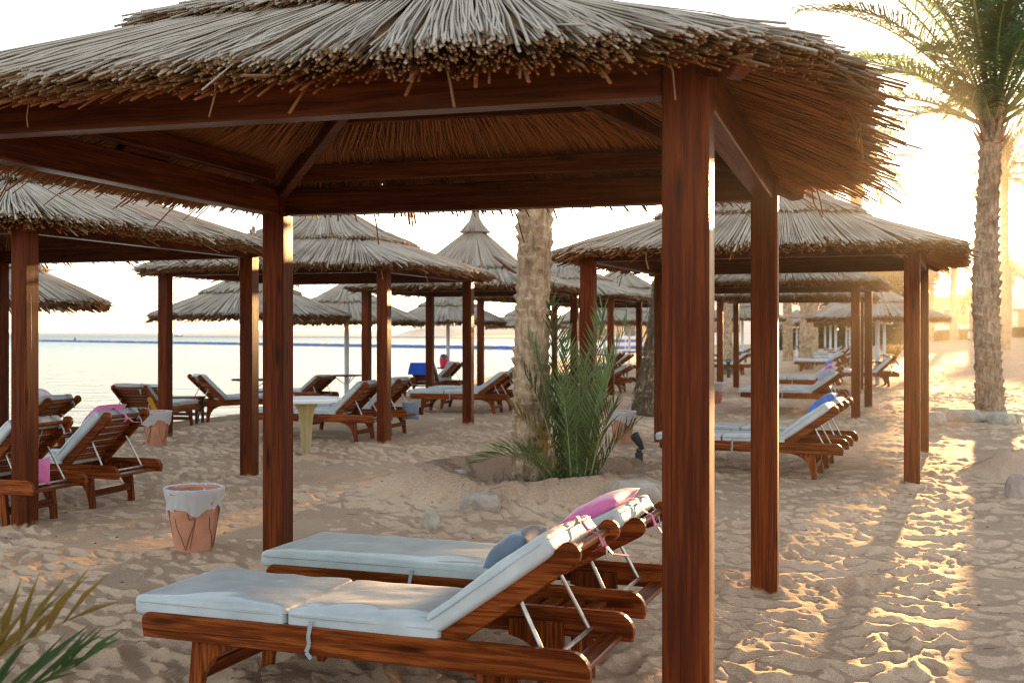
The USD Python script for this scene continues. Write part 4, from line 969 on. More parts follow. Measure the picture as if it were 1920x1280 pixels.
add_pillow('L11', 'pink_pillow', 'small pink pillow near the table with the red flask', 'pink', None, s=0.43, y=0.0, size=(0.18, 0.38, 0.12))
def hanging_bag(key, label, material, y, size=(0.30, 0.26, 0.10), drop=0.34, dx=0.05):
    c, th = PLACED[key]; set_angle(ANGLE.get(key, ANG['sun_lounger'])); top = bp(BL_ - 0.02, y, -0.03)
    p = np.array([top[0] + dx, y, top[2] - drop])
    t = thing('hanging_pillow', label, 'pillow', lw(key, p), -th)
    m = pillow(*size, seed=3); m.apply_transform(rot([0, 1, 0], math.pi / 2)); m.apply_transform(rot([0, 0, 1], -0.45))
    obj('cover', m, material, t, smooth=60)
    obj('cord', tube(np.array([top, top + [dx * .7, 0, -0.08], p + [0, 0, size[0] * .42]]) - p, 0.004, 5), 'strap', t)
hanging_bag('L7', 'slate blue pillow hanging by a cord behind a lounger under the second pavilion', 'slate', 0.08, (0.28, 0.33, 0.10), 0.40)
hanging_bag('L1', 'bright pink pillow hanging behind a lounger at the left front post', 'pink', -0.02, (0.22, 0.22, 0.08), 0.33, -0.05)

def towel(key, name, label, material):
    c, th = PLACED[key]; set_angle(ANGLE.get(key, ANG['sun_lounger'])); r = np.random.default_rng(4)
    s = np.concatenate([np.linspace(0.26, 0.61, 10), np.full(12, 0.63)]); n = np.concatenate([np.full(10, 0.118), np.linspace(0.11, -0.22, 12)])
    ys = np.linspace(-0.30, 0.27, 18); S, Y = np.meshgrid(s, ys, indexing='ij'); Nn, _ = np.meshgrid(n, ys, indexing='ij')
    fold = 0.012 * np.sin(Y * 26 + S * 5) * np.clip((0.10 - Nn) * 6, 0, 1.6)
    P = np.array([bp(a, b, c_) for a, b, c_ in zip(S.ravel(), Y.ravel(), Nn.ravel())]).reshape(*S.shape, 3); P[..., 0] += fold + 0.02 * (Nn < 0)
    p0 = bp(.5, 0, 0)
    v = (P - p0).reshape(-1, 3); a, b = S.shape; i, j = np.meshgrid(np.arange(a - 1), np.arange(b - 1), indexing='ij'); k = (i * b + j).ravel()
    f = np.stack([k, k + b, k + b + 1, k + 1], 1)
    v2 = np.vstack([v, v + [0.008, 0, 0.008]]); f = np.vstack([f[:, ::-1], f + len(v)])
    t = obj(name, (v2, f), material, smooth=True, label=label, category='towel'); place(t, lw(key, p0), -th)
towel('L10', 'blue_towel', 'royal blue towel draped over a lounger back by the sea', 'royal')
towel('S9', 'violet_towel', 'violet blue towel over a lounger under the round right parasol', 'purple')

# low slatted table between the two foreground loungers
st = thing('slatted_side_table', 'low dark slatted wooden table wedged between the two foreground loungers', 'side table', (-0.26, 5.17, gz(-.3, 5.2)), -TH)
for y in (-0.125, 0.125): obj('rail', cbox(1.40, 0.028, 0.05, 0.003, (0, y, 0.285)), 'bed_x', st)
xs = [-0.66 + i * 0.088 for i in range(5)] + [0.24 + i * 0.098 for i in range(5)]
for x in xs: obj('slat', cbox(0.066, 0.28, 0.018, 0.003, (x, 0, 0.320)), 'bed_y', st)
obj('centre_board', cbox(0.40, 0.28, 0.018, 0.003, (-0.035, 0, 0.320)), 'bed_y', st)
for x in (-0.6, 0.6):
    for y in (-0.10, 0.10): obj('leg', cbox(0.04, 0.035, 0.32, 0.004, (x, y, 0.10)), 'bed_z', st)

# ------------------------------------------------------------------ round parasols
def make_parasol(name, label, loc, seed=50, group=None, lean=0.0):
    t = thing(name, label, 'parasol', loc, group=group)
    obj('pole', tube([(lean, 0, -0.35), (lean * .4, 0, 1.2), (0, 0, 2.45)], 0.05, 14), 'pole', t, smooth=40)
    obj('table_top', cat([lathe([(0, .62), (0.30, .62), (0.31, .632), (0.31, .648), (0.30, .655), (0.0, .655)], 28)]), 'wood_x', t, smooth=30)
    for i in range(3):
        a = i * 2.0944 + 0.4
        obj('table_brace', bar([.05 * math.cos(a), .05 * math.sin(a), .44], [.26 * math.cos(a), .26 * math.sin(a), .615], .02, .02), 'pole', t)
    R = Roof(1.60, 1.60, 1.93, 0.80, rnd=True, seed=seed, concave=0.03)
    w = 0.02; n1 = R.per / w
    lay = lambda n, dpt, k: [(-dpt * (i + .6) / n, 1 - k * i, .34) for i in range(n)]
    obj('lower_thatch', R.tier(1.0, 0.42, n1, w, 0, [(0, 1, 1), (-.014, .998, 1)], bundle=0.16), 'thatch_top', t, kind='stuff')
    obj('lower_cut_ends', R.tier(1.0, 0.5, n1 * .9, w, -.016, lay(4, .09, .006), jit=.012, segs=2), 'thatch_edge', t, kind='stuff')
    obj('lower_underside', R.tier(.97, .35, n1, w, -.115, [(0, 1, 1)], jit=.035, droop=.03), 'thatch_under', t, kind='stuff')
    obj('upper_thatch', R.tier(.50, .015, n1 * .6, w, .055, [(0, 1, 1), (-.014, .99, 1)]), 'thatch_top', t, kind='stuff')
    obj('upper_cut_ends', R.tier(.50, .3, n1 * .5, w, .04, lay(3, .06, .012), jit=.012, segs=2), 'thatch_edge', t, kind='stuff')
    obj('thatch_core', cat([R.core(0, .955, -.07), R.core(0, .48, .02)]), 'thatch_core', t, smooth=True)
    for i in range(8):
        a = i * np.pi / 4 + .2; q = np.array([math.cos(a), math.sin(a)])
        obj('rib', bar([*(q * .05), float(R.z(.03)) - .17], [*(q * 1.5), float(R.z(.94)) - .15], .03, .045), 'pole', t)
    return t
GU = 'round thatched parasols'
def at(u, y): x = (u - 960) * y / F; return (x, y, gz(x, y))
para = make_parasol('thatched_parasol', 'round thatched parasol behind the left front posts, low over the water', at(470, 23.0)[:2] + (-.1,), group=GU)
place(para, at(470, 23.0)[:2] + (-.08,), 0.0, (1.2, 1.2, 1.0))
def par(label, u, y, r=1.6, dz=0.0, rz=0.0, hz=1.0):
    x, yy, g = at(u, y); return dup(para, label, (x, yy, g + dz), rz, (r / 1.6, r / 1.6, hz), group=GU)
par('round thatched parasol cut by the leftmost post, only its right half in view', -30, 16.3, 1.65, 0.05, 1.0, 1.04)
par('round thatched parasol with a small table holding a red flask on its pole', 840, 32.0, 1.6, -0.02, 2.0)
make_leaning = dup(para, 'round thatched parasol with a leaning pale pole, next behind the white table', at(650, 27.2), 0.6, (1.13, 1.13, 1.0), group=GU)
par('round thatched parasol behind the near palm trunk, by the sea', 985, 47.0, 1.6, 0, .5)
par('large round thatched parasol at the right, its edge sticking out past the right pavilion post', 1645, 33.5, 1.98, 0.0, 1.3, 1.0)
par('round thatched parasol directly behind the large right one', 1658, 41.0, 1.7, 0.05, 2.1)
par('round thatched parasol between the farthest posts and the big post, single pale pole', 1392, 44.0, 1.6, 0.1, .3)
for i, (u, y, r_, lab) in enumerate([(1567, 50, 1.7, 'distant parasol with its pole rising from the front of the pale lounger cluster'), (1557, 56, 1.7, 'distant parasol second in the cluster behind the right pavilions'), (1547, 63, 1.6, 'distant parasol third in the cluster, leftmost pole'),
                                    (1587, 59, 1.6, 'distant parasol at the right of the cluster'), (1593, 67, 1.6, 'distant parasol last in the cluster'), (1494, 70, 1.6, 'distant parasol between two palm trunks'),
                                    (1133, 44, 1.6, 'far parasol seen behind the shrub, left one'), (1180, 50, 1.6, 'far parasol seen between the thin rear posts by the shaggy palm'), (1216, 58, 1.6, 'far parasol touching the shaggy palm trunk'), (1072, 62, 1.6, 'far parasol just right of the near palm trunk')]):
    par(lab, u, y, r_, 0.0, i * .7)

# ------------------------------------------------------------------ bins of terracotta
def make_bin(name, label, loc, rz=0.0, group=None, seed=1, tall=0.0):
    t = thing(name, label, 'waste bin', loc, -rz, group=group); r = np.random.default_rng(seed)
    obj('pot', lathe([(0.0, -.05), (0.118, -.05), (0.122, 0.01), (0.128, .03), (0.150, .18), (0.172, .32), (0.186, .40), (0.197, .405), (0.200, .43), (0.193, .435), (0.176, .42), (0.165, .30), (0.12, .06), (0.0, .05)], 48), 'terracotta', t, smooth=40)
    rad = lambda z: np.interp(z, [0.01, .03, .18, .32, .40], [0.122, .128, .150, .172, .186]) + 0.001
    def curve(pts, w):                                   # carved lines that follow the pot
        a = np.array([p[0] for p in pts]); z = np.array([p[1] for p in pts]); s = np.linspace(0, 1, len(pts)); q = np.linspace(0, 1, 10)
        a, z = np.interp(q, s, a), np.interp(q, s, z)
        return tube(np.stack([rad(z) * np.cos(a), rad(z) * np.sin(a), z], 1), w, 5)
    for k in range(4):
        b = k * math.pi / 2 + 0.55
        parts = [curve([(b - .10, .03), (b + .10, .12), (b + .32, .2), (b + .42, .30)], .0035), curve([(b + .12, .04), (b + .25, .12), (b + .36, .20), (b + .42, .30)], .003),
                 curve([(b - .12, .04), (b - .30, .12), (b - .48, .17), (b - .55, .25)], .003), curve([(b + .05, .30), (b + .14, .24), (b + .30, .245), (b + .40, .32)], .004)]
        for j in range(7):
            aa = -0.2 + j * .42; parts.append(curve([(b + .30 + .10 * math.cos(aa + .5), .305 + .022 * math.sin(aa + .5)), (b + .30 + .24 * math.cos(aa + .5), .305 + .05 * math.sin(aa + .5))], .0028))
        obj('carving', cat(parts), 'carved', t, kind='stuff')
    n = 96; a = np.arange(n) / n * 2 * np.pi
    hem = .285 - tall + 0.09 * (meshkit.fbm(np.stack([np.cos(a) * 1.8, np.sin(a) * 1.8, 0 * a + seed], -1), 3, seed) - .5) * 2 + .02 * np.sin(a - 1.2)
    prof = [(lambda A: (rad(hem) + .012, hem)), (lambda A: (rad(.34) + .010 + 0 * a, .34 + 0 * a)), (lambda A: (.199 + 0 * a, .405 + 0 * a)), (lambda A: (.206 + 0 * a, .437 + 0 * a)), (lambda A: (.198 + 0 * a, .444 + 0 * a)),
            (lambda A: (.178 + 0 * a, .41 + 0 * a)), (lambda A: (.155 + 0 * a, .30 + 0 * a)), (lambda A: (.10 + 0 * a, .20 + 0 * a)), (lambda A: (.01 + 0 * a, .18 + 0 * a))]
    V = []
    for k, fn in enumerate(prof):
        rr, zz = fn(a); wr = (meshkit.fbm(np.stack([np.cos(a) * 7, np.sin(a) * 7, 0 * a + k * .9], -1), 3, seed + 2) - .5) * .024 * (1.7 if k in (0, 1, 5, 6, 7) else 0.6)
        V.append(np.stack([(rr + wr) * np.cos(a), (rr + wr) * np.sin(a), zz + wr * .4 * (k in (3, 4))], 1))
    i, j = np.meshgrid(np.arange(len(prof) - 1), np.arange(n), indexing='ij'); jn = (j + 1) % n
    f = np.stack([i * n + j, i * n + jn, (i + 1) * n + jn, (i + 1) * n + j], -1).reshape(-1, 4)
    obj('bag_liner', (np.vstack(V), f), 'liner', t, smooth=True)
    return t
GB = 'terracotta bins'
bx = at(364, 7.98)
b0 = make_bin('terracotta_bin', 'near terracotta bin with carved leaves and a white bag, alone on the sand at left', bx, 2.2, GB)
dup(b0, 'terracotta bin behind the pink pillow lounger, against a pavilion post', at(293, 15.5), 0.5, (1, 1, 1.02), GB)
dup(b0, 'terracotta bin with carved pattern right of the palm shrub, by the shaggy trunk', at(1167, 15.8), -0.6, (.93, .93, .97), GB)
dup(b0, 'bin in the distance mostly hidden by the big post, white rim showing', at(1342, 24.5), 1.5, (1, 1, 1), GB)
HEAPS += [(bx[0], bx[1], .26, .03)]

# ------------------------------------------------------------------ white plastic table
tb = thing('plastic_table', 'round white plastic table on one cream leg, behind the left rear post', 'table', at(574, 13.85)); HEAPS.append((*at(574, 13.85)[:2], .3, .06))
obj('table_top', lathe([(0.0, .700), (.38, .698), (.405, .670), (.418, .672), (.425, .70), (.415, .715), (.40, .719), (0.0, .722)], 48), 'white_plastic', tb, smooth=35)
legv = []
for k in range(4):
    p = plate([(0.012, .03), (.052, .03), (.062, .22), (.078, .45), (.098, .57), (.145, .655), (.20, .690), (.012, .690)], .026, .006); p.apply_transform(rot([0, 0, 1], k * math.pi / 2 + .35)); legv.append(p)
obj('leg', cat(legv + [moved(trimesh.creation.cylinder(.034, .66, sections=16), at=(0, 0, .36))]), 'cream_plastic', tb, smooth=30, kind='stuff')
obj('foot', lathe([(0, -.08), (.065, -.08), (.065, .03), (.058, .045), (0, .045)], 20), 'rock', tb, smooth=30)

# ------------------------------------------------------------------ garden spotlights
def make_spot(name, label, loc, rz, group):
    t = thing(name, label, 'spotlight', loc, rz, group=group)
    obj('stake', lathe([(0, -.15), (.042, -.15), (.042, .17), (.046, .175), (.046, .19), (.03, .20), (0, .20)], 20), 'black', t, smooth=35)
    T = rot([0, 1, 0], -0.55)
    obj('knuckle', moved(trimesh.creation.icosphere(2, .03), at=(0, 0, .215)), 'black', t, smooth=True)
    m = lathe([(0, -.10), (.024, -.10), (.028, -.06), (.040, -.02), (.052, .06), (.054, .085), (.048, .085), (.044, .05), (0, .045)], 24); m.apply_transform(T); m.apply_translation((-.01, 0, .315))
    obj('lamp_head', m, 'black', t, smooth=35)
    l = lathe([(0, .052), (.043, .052), (.043, .058), (0, .058)], 20); l.apply_transform(T); l.apply_translation((-.01, 0, .315)); obj('lens', l, 'glass_lens', t)
    return t
s0 = make_spot('garden_spotlight', 'black garden spotlight on a stake in the sand, left of the big post', (*at(1198, 12.55)[:2], gz(*at(1198, 12.55)[:2])), 0.3, 'garden spotlights')
dup(s0, 'black garden spotlight far back between two thin rear posts', at(1366, 38.0), 1.2, (1.5, 1.5, 1.5), 'garden spotlights')

# ------------------------------------------------------------------ stones
def stone(label, u, v, wpx, hpx, seed, m='rock', flat=1.0, name='boulder', sink=0.3):
    """stone seen at photo pixel (u, v = foot) with the given size in photo pixels"""
    y = F * EYE / (v - HORIZON); x = (u - 960) * y / F
    for _ in range(3):
        y = F * (EYE - gz(x, y)) / (v - HORIZON); x = (u - 960) * y / F
    s = np.array([wpx * y / F / 2, wpx * y / F / 2 * flat, hpx * y / F * (0.5 + sink)])
    b = trimesh.creation.icosphere(4, 1.0); p = b.vertices.copy()
    n = meshkit.fbm(p * 1.1 + seed * 7.3, 4, seed) - .5; n2 = meshkit.fbm(p * 4 + seed, 3, seed + 1) - .5
    p = p * (1 + 0.55 * n + 0.09 * n2)[:, None]; p[:, 2] = np.where(p[:, 2] > .75, .75 + (p[:, 2] - .75) * .4, p[:, 2])
    p = p * s
    y2 = y + s[1] * 0.6
    o = obj(name, trimesh.Trimesh(p, b.faces, process=False), m, smooth=True, label=label, category='stone')
    place(o, (x, y2, gz(x, y2) + hpx * y / F - s[2] * .95), 0)
    HEAPS.append((x, y2, s[0] * 1.3, .03))
stone('rounded brown boulder in front of the sand crater', 904, 963, 84, 38, 3)
stone('grey green pointed stone on the left rim of the sand crater', 808, 930, 36, 34, 5, 'rock_green')
stone('small flat grey stone on top of the sand crater', 861, 886, 27, 12, 6, 'rock_green', .6)
stone('broad pale boulder with a green stain, right of the sand crater by the big post', 1196, 962, 112, 62, 8, sink=.2)
stone('small pale stone behind the broad boulder', 1226, 922, 30, 20, 9, sink=.2)
stone('tiny reddish stone at the foot of the shrub', 985, 916, 12, 10, 12, name='stone')
stone('large smooth boulder in front of the tall right palm', 1816, 792, 68, 28, 14)
stone('low boulder left of the tall right palm, against the pavilion post', 1756, 800, 46, 30, 15, 'rock')
stone('boulder in the ring of stones just behind the low one', 1768, 775, 34, 14, 16)
stone('greenish boulder right of the tall palm trunk', 1884, 797, 52, 26, 17, 'rock_green')
stone('brown stone at the right end of the ring of stones', 1907, 790, 22, 20, 18)
stone('rough brown rock half buried in the mound at the right edge', 1912, 897, 46, 52, 19, 'rock', .8)

r = np.random.default_rng(77); N = 420                     # bits of shell, gravel and straw lying about
dx_, dy_ = r.uniform(-4.5, 5.5, N), r.uniform(4.9, 16, N); dz_ = gbase(dx_, dy_) + relief(dx_, dy_); ln_ = np.where(r.random(N) < .35, r.uniform(.03, .11, N), r.uniform(.006, .018, N)); aa_ = r.random(N) * 6.28
q_ = np.stack([np.cos(aa_) * ln_, np.sin(aa_) * ln_, r.normal(0, .08, N) * ln_], 1) / 2; c_ = np.stack([dx_, dy_, dz_ + .003], 1)
obj('beach_litter', strands(np.stack([c_ - q_, c_ + [0, 0, .002], c_ + q_], 1), np.where(ln_ > .025, r.uniform(.003, .006, N), ln_ * .9), np.tile([0.02, 0.01, 1.0], (N, 1))), 'fibre', label='scattered bits of straw, gravel and shell on the sand', category='litter', kind='stuff')

# ------------------------------------------------------------------ things at the waterline
rg = thing('swim_ring', 'yellow and lilac inflatable ring standing behind the left loungers', 'swim ring', px(68, 762, .52), 0.2)
for k, (m, a0, a1) in enumerate((('yellow', -.6, .55), ('lilac', .55, 1.75), ('yellow', 1.75, 3.0), ('lilac', 3.0, 4.2), ('yellow', 4.2, 5.683))):
    a = np.linspace(a0, a1, 14); obj('ring_segment', tube(np.stack([.17 * np.cos(a), 0 * a, .17 * np.sin(a)], 1), .075, 14, caps=False), m, rg, smooth=True)
fb = thing('foam_board', 'narrow bright yellow foam board leaning on the lounger seen from behind at left', 'foam board', ((284 - 960) * 16.9 / F, 16.9, .47), 0.4)
obj('board', moved(plate([(-.032, -.2), (.032, -.2), (.032, .06), (.02, .085), (0, .095), (-.02, .085), (-.032, .06)], .03, .006), rot([0, 1, 0], -0.42)), 'yellow', fb)
lt = thing('low_beach_table', 'low flat table with dark legs beside the lounger at the waterline', 'table', at(345, 20.2))
obj('table_top', cbox(.62, .5, .035, .005, (0, 0, .46)), 'wood_x', lt)
for sx in (-.27, .27):
    for sy in (-.2, .2): obj('leg', cbox(.045, .045, .60, .004, (sx, sy, .145)), 'black', lt)
fl = thing('drinks_flask', 'red flask with a dark lid standing on the parasol table by the sea', 'flask', (at(840, 32)[0] - .12, 31.9, at(840, 32)[2] + .637))
obj('body', lathe([(0, 0), (.075, 0), (.085, .02), (.10, .10), (.11, .2), (.105, .27), (0, .27)], 20), 'red', fl, smooth=35)
obj('lid', lathe([(0, .27), (.09, .27), (.085, .32), (.05, .36), (0, .365)], 20), 'navy', fl, smooth=35)

# floating swim barrier: one float after another on a line
def barrier(name, label, A, B, n, rad, mats, bow=0.0):
    t = thing(name, label, 'float line', (0, 0, SEA_Z)); A, B = np.array(A, float), np.array(B, float); d = (B - A)
    nn = np.array([-d[1], d[0]]) / np.linalg.norm(d)
    for i in range(n):
        f0, f1 = (i + .04) / n, (i + .96) / n
        p, q = (A + d * f + nn * bow * math.sin(math.pi * f) for f in (f0, f1))
        obj('float', tube([(*p, .02), (*((p + q) / 2), .05), (*q, .02)], rad, 8), mats[(i * 7 // 3) % len(mats)] if i % 3 else mats[0], t, smooth=40)
xz = lambda u, v: ((u - 960) * F * (EYE - SEA_Z) / (v - HORIZON) / F, F * (EYE - SEA_Z) / (v - HORIZON))
barrier('swim_barrier', 'blue floating swim barrier lying across the bay', xz(30, 639.2), xz(985, 655), 62, .30, ['blue_float', 'blue_float', 'dark_float'])
barrier('outer_swim_barrier', 'thin dark outer float line close to the horizon', xz(320, 631.5), xz(985, 634), 44, .17, ['dark_float', 'blue_float'])
bo = thing('marker_buoy', 'small dark buoy on the sea beyond the blue barrier', 'buoy', (*xz(141, 637), SEA_Z)); obj('float_body', lathe([(0, -.3), (.32, -.2), (.4, 0), (.3, .25), (.1, .45), (.06, .8), (0, .82)], 16), 'dark_float', bo, smooth=40)
bo = thing('distant_boat', 'tiny dark boat near the outer float line', 'boat', (*xz(335, 630.5), SEA_Z)); obj('hull', cat([moved(plate([(-1.6, 0), (1.5, 0), (2.0, .5), (-1.7, .45)], 1.0, .05), at=(0, 0, 0))]), 'navy', bo); obj('cabin', cbox(1.2, .7, .5, .05, (-.2, 0, .7)), 'white_plastic', bo)

# ------------------------------------------------------------------ the far shore
def hill(name, xs, ys, hgt, seed, label=None):
    X, Y = np.meshgrid(xs, ys, indexing='ij'); u = (X - xs[0]) / (xs[-1] - xs[0]); v = (Y - ys[0]) / (ys[-1] - ys[0])
    e = np.minimum(1, np.minimum(u, 1 - u) * 7) * np.minimum(1, np.minimum(v, 1 - v) * 4)
    Z = SEA_Z - 1.0 + (hgt + 1.2) * np.clip(e, 0, 1) ** .6 * (0.6 + 0.8 * meshkit.fbm(np.stack([X * .03, Y * .03, 0 * X], -1) + seed, 4, seed))
    n, m = X.shape; i, j = np.meshgrid(np.arange(n - 1), np.arange(m - 1), indexing='ij'); k = (i * m + j).ravel()
    f = np.stack([k, k + m, k + m + 1, k + 1], 1)
    obj(name, (np.stack([X, Y, Z], -1).reshape(-1, 3), f), 'headland', smooth=True, kind='structure')
hill('headland', np.linspace(-44, 40, 80), np.linspace(412, 500, 30), 4.2, 3)
hill('far_shore', np.linspace(-420, -120, 140), np.linspace(1450, 1700, 20), 4.0, 9)
def block(name, label, x, y, w, d, h, mw='white_wall', floors=1, bays=4, z=None, group=None, rz=0.0):
    t = thing(name, label, 'building', (x, y, gz(x, y) if z is None else z), rz, group=group)
    obj('wall', cbox(w, d, h + 1, .02, (0, 0, h / 2 - .5)), mw, t); obj('parapet', cbox(w + .3, d + .3, .35, .03, (0, 0, h + .18)), 'white_wall', t)
    for fl_ in range(floors):
        zz = (fl_ + .5) * h / floors
        for b in range(bays):
            xx = -w / 2 + (b + .5) * w / bays
            wd = obj('window', cbox(w / bays * .5, .10, h / floors * .5, .01, (xx, -d / 2 - .03, zz)), 'white_wall', t)
            obj('pane', cbox(w / bays * .43, .06, h / floors * .43, .005, (xx, -d / 2 - .07, zz)), 'window', wd)
    return t
block('headland_house', 'flat white building on the far headland', -32.2, 432, 9, 8, 2.6, z=2.1)
block('headland_house', 'wide white building in the middle of the far headland', -9, 450, 20, 8, 5.0, floors=2, bays=6, z=2.0)
block('headland_house', 'low pale building behind the far parasols', 22, 300, 30, 9, 4.2, floors=1, bays=7)
block('headland_house', 'pale beach house behind the blue chairs', 38, 330, 16, 10, 6.4, 'ochre_wall', 2, 4)
def bush(label, x, y, w, h, seed, n=900, name='shrub', d=None, kind=None, m='hedge', cat_='shrub', leaf=.22):
    r = np.random.default_rng(seed); d = d or w
    p = r.normal(0, 1, (n, 3)); p /= np.linalg.norm(p, axis=1, keepdims=True); p *= r.uniform(.72, 1.05, (n, 1)); p *= (1 + .35 * (meshkit.fbm(p * 1.7 + seed, 2, seed) - .5))[:, None]
    p[:, 2] = np.abs(p[:, 2]); c = p * [w / 2, d / 2, h]
    dr = unit(p + r.normal(0, .6, (n, 3))) * leaf
    P = np.stack([c - dr * .5, c, c + dr * .6], 1)
    o = obj(name, strands(P, r.uniform(.4, .8, n) * leaf, r.normal(0, 1, (n, 3)), .15, cap=False), m, label=label, category=cat_, kind='stuff'); place(o, (x, y, gz(x, y) - .1)); return o
for i, (u, y, w, h) in enumerate([(1120, 250, 10, 3.4), (1152, 270, 8, 4.2), (1205, 240, 9, 3.5), (1230, 220, 8, 4.5)]):
    x = (u - 960) * y / F; bush(['distant bush left behind the far parasols', 'distant round bush by the pale beach house', 'distant bush above the blue chairs', 'distant bush beside the shaggy trunk'][i], x, y, w, h, i, 700, leaf=.6)
def blue_chair(name, label, loc, rz):
    t = thing(name, label, 'beach chair', loc, rz)
    for sx in (-.5, .5): obj('frame', tube([(sx, .35, 0), (sx, .0, .42), (sx, -.45, .5), (sx, -.55, 1.3)], .04, 6), 'white_plastic', t, smooth=40)
    for k in range(4): obj('slat', cbox(1.0, .03, .14, .005, (0, -.49 - .03 * k, .62 + .19 * k)), 'blue' if k % 2 == 0 else 'white_plastic', t)
    obj('seat', cbox(1.0, .8, .06, .01, (0, -.05, .44)), 'paleblue', t); return t
c1 = blue_chair('blue_beach_chair', 'blue and white striped beach chair far along the shore, right of the pair', (*at(1186, 66)[:2], at(1186, 66)[2]), 0.1)
dup(c1, 'blue and white striped beach chair far along the shore, left of the pair', at(1159, 66), .15)

# ------------------------------------------------------------------ hotel, garden wall, hedge on the right
ht = thing('hotel', 'cream two storey hotel with white bands and balconies at the right edge', 'building', (66.0, 128.0, gz(66, 128)))
obj('wall', cbox(26, 12, 9.2, .05, (0, 0, 2.6)), 'white_wall', ht); obj('roof_band', cbox(27, 13, .7, .05, (0, 0, 7.5)), 'white_wall', ht)
obj('storey_band', cbox(26.6, 12.8, .9, .05, (0, -.2, 3.3)), 'white_wall', ht)
obj('ground_storey', cbox(26.2, .3, 3.2, .03, (0, -6.2, 1.2)), 'ochre_wall', ht)
for i in range(8):
    obj('column', cbox(.7, .7, 2.9, .04, (-11.5 + i * 3.3, -6.75, 1.4)), 'white_wall', ht)
    w_ = obj('window', cbox(1.7, .12, 1.9, .02, (-10 + i * 3.3, -6.04, 5.5)), 'ochre_wall', ht); obj('pane', cbox(1.45, .1, 1.65, .01, (-10 + i * 3.3, -6.10, 5.5)), 'window', w_)
    w_ = obj('door_opening', cbox(1.6, .1, 2.2, .02, (-9.9 + i * 3.3, -6.40, 1.1)), 'white_wall', ht); obj('pane', cbox(1.35, .08, 2.0, .01, (-9.9 + i * 3.3, -6.44, 1.05)), 'window', w_)
block('garden_pavilion', 'low ochre building with white columns behind the golden palms', 42.5, 124, 13, 7, 4.2, 'ochre_wall', 1, 5)
block('garden_house', 'pale house behind the distant parasol cluster', 30, 140, 16, 8, 4.6, 'white_wall', 1, 6)
block('garden_house', 'pale house beyond the posts of the farthest pavilion', 21, 160, 14, 8, 6.5, 'ochre_wall', 2, 4)
gw = thing('garden_wall', 'low white garden wall behind the trimmed hedge', 'wall', (40.5, 117, gz(40.5, 117)))
obj('wall', cbox(11.5, .3, 1.5, .02, (0, 0, .6)), 'white_wall', gw); obj('coping', cbox(11.7, .45, .12, .02, (0, 0, 1.42)), 'white_wall', gw)
def hedge(label, u0, u1, y, h, seed):
    x0, x1 = (u0 - 960) * y / F, (u1 - 960) * y / F; r = np.random.default_rng(seed); n = int((x1 - x0) * 420)
    c = np.stack([r.uniform(x0, x1, n), r.uniform(-.6, .6, n) + y, r.uniform(0, h, n)], 1)
    side = r.integers(0, 3, n); c[:, 1] = np.where(side == 0, y - .6 + r.normal(0, .05, n), c[:, 1]); c[:, 2] = np.where(side == 1, h + r.normal(0, .05, n), c[:, 2])
    g = gbase(c[:, 0], c[:, 1]); c[:, 2] += g - .05; dr = unit(r.normal(0, 1, (n, 3))) * .11
    mid = (x0 + x1) / 2; o = np.array([mid, y, gz(mid, y)])
    t = thing('hedge', label, 'hedge', o)
    obj('leaves', strands(np.stack([c - dr, c, c + dr], 1) - o, r.uniform(.06, .13, n), r.normal(0, 1, (n, 3)), .15, cap=False), 'hedge', t, kind='stuff')
    obj('twig_core', cbox(x1 - x0 - .1, 1.0, h * .9, .05, (0, 0, h * .42)), 'hedge', t)
hedge('trimmed hedge left of the golden palm trunk, in front of the white wall', 1752, 1782, 104, .85, 1)
hedge('trimmed hedge between the golden palm trunk and the short drooping palm', 1796, 1822, 104, .85, 2)
hedge('trimmed hedge at the right edge in front of the hotel', 1899, 1990, 104, .85, 3)
hedge('tall green hedge behind the distant parasol cluster', 1596, 1700, 95, 1.6, 4)
hedge('tall green hedge seen between the parasol poles', 1528, 1592, 96, 1.7, 5)
hedge('tall dark hedge between the two palm trunks', 1440, 1500, 96, 1.7, 6)
def broad_tree(label, u, y, H, W, seed):
    t = thing('broad_tree', label, 'tree', at(u, y), group=None); r = np.random.default_rng(seed)
    obj('trunk', tube([(0, 0, -.3), (.1, .05, H * .2), (-.05, .1, H * .42), (.1, 0, H * .6)], [.26, .22, .17, .10], 9), 'bark', t, smooth=True)
    for k in range(5):
        a = k * 1.26 + seed; q = np.array([math.cos(a), math.sin(a)])
        obj('limb', tube([(0, 0, H * (.28 + .03 * k)), (*(q * W * .14), H * .45), (*(q * W * .28), H * .62)], [.10, .08, .04], 7), 'bark', t, smooth=True)
    cl = np.stack([r.normal(0, .24, 46) * W, r.normal(0, .22, 46) * W, H * r.uniform(.34, .9, 46)], 1); n = 4200
    c = cl[r.integers(0, 46, n)] + r.normal(0, 1, (n, 3)) * [W * .07, W * .07, H * .045]
    d = unit(r.normal(0, 1, (n, 3))) * r.uniform(.12, .24, (n, 1))
    obj('crown', strands(np.stack([c - d, c, c + d], 1), r.uniform(.08, .17, n), r.normal(0, 1, (n, 3)), .15, cap=False), 'hedge', t, kind='stuff')
broad_tree('leafy tree glowing in the sun behind the right pavilion, left one', 1575, 106, 10.3, 9.0, 1)
broad_tree('leafy tree glowing in the sun behind the right pavilion, middle one', 1645, 112, 10.8, 8.0, 2)
broad_tree('leafy tree glowing in the sun behind the right pavilion, beside its outer posts', 1700, 108, 10.2, 6.0, 3)
lanp = thing('garden_lantern', 'small white garden lantern standing at the end of the hedge', 'lantern', at(1819, 100))
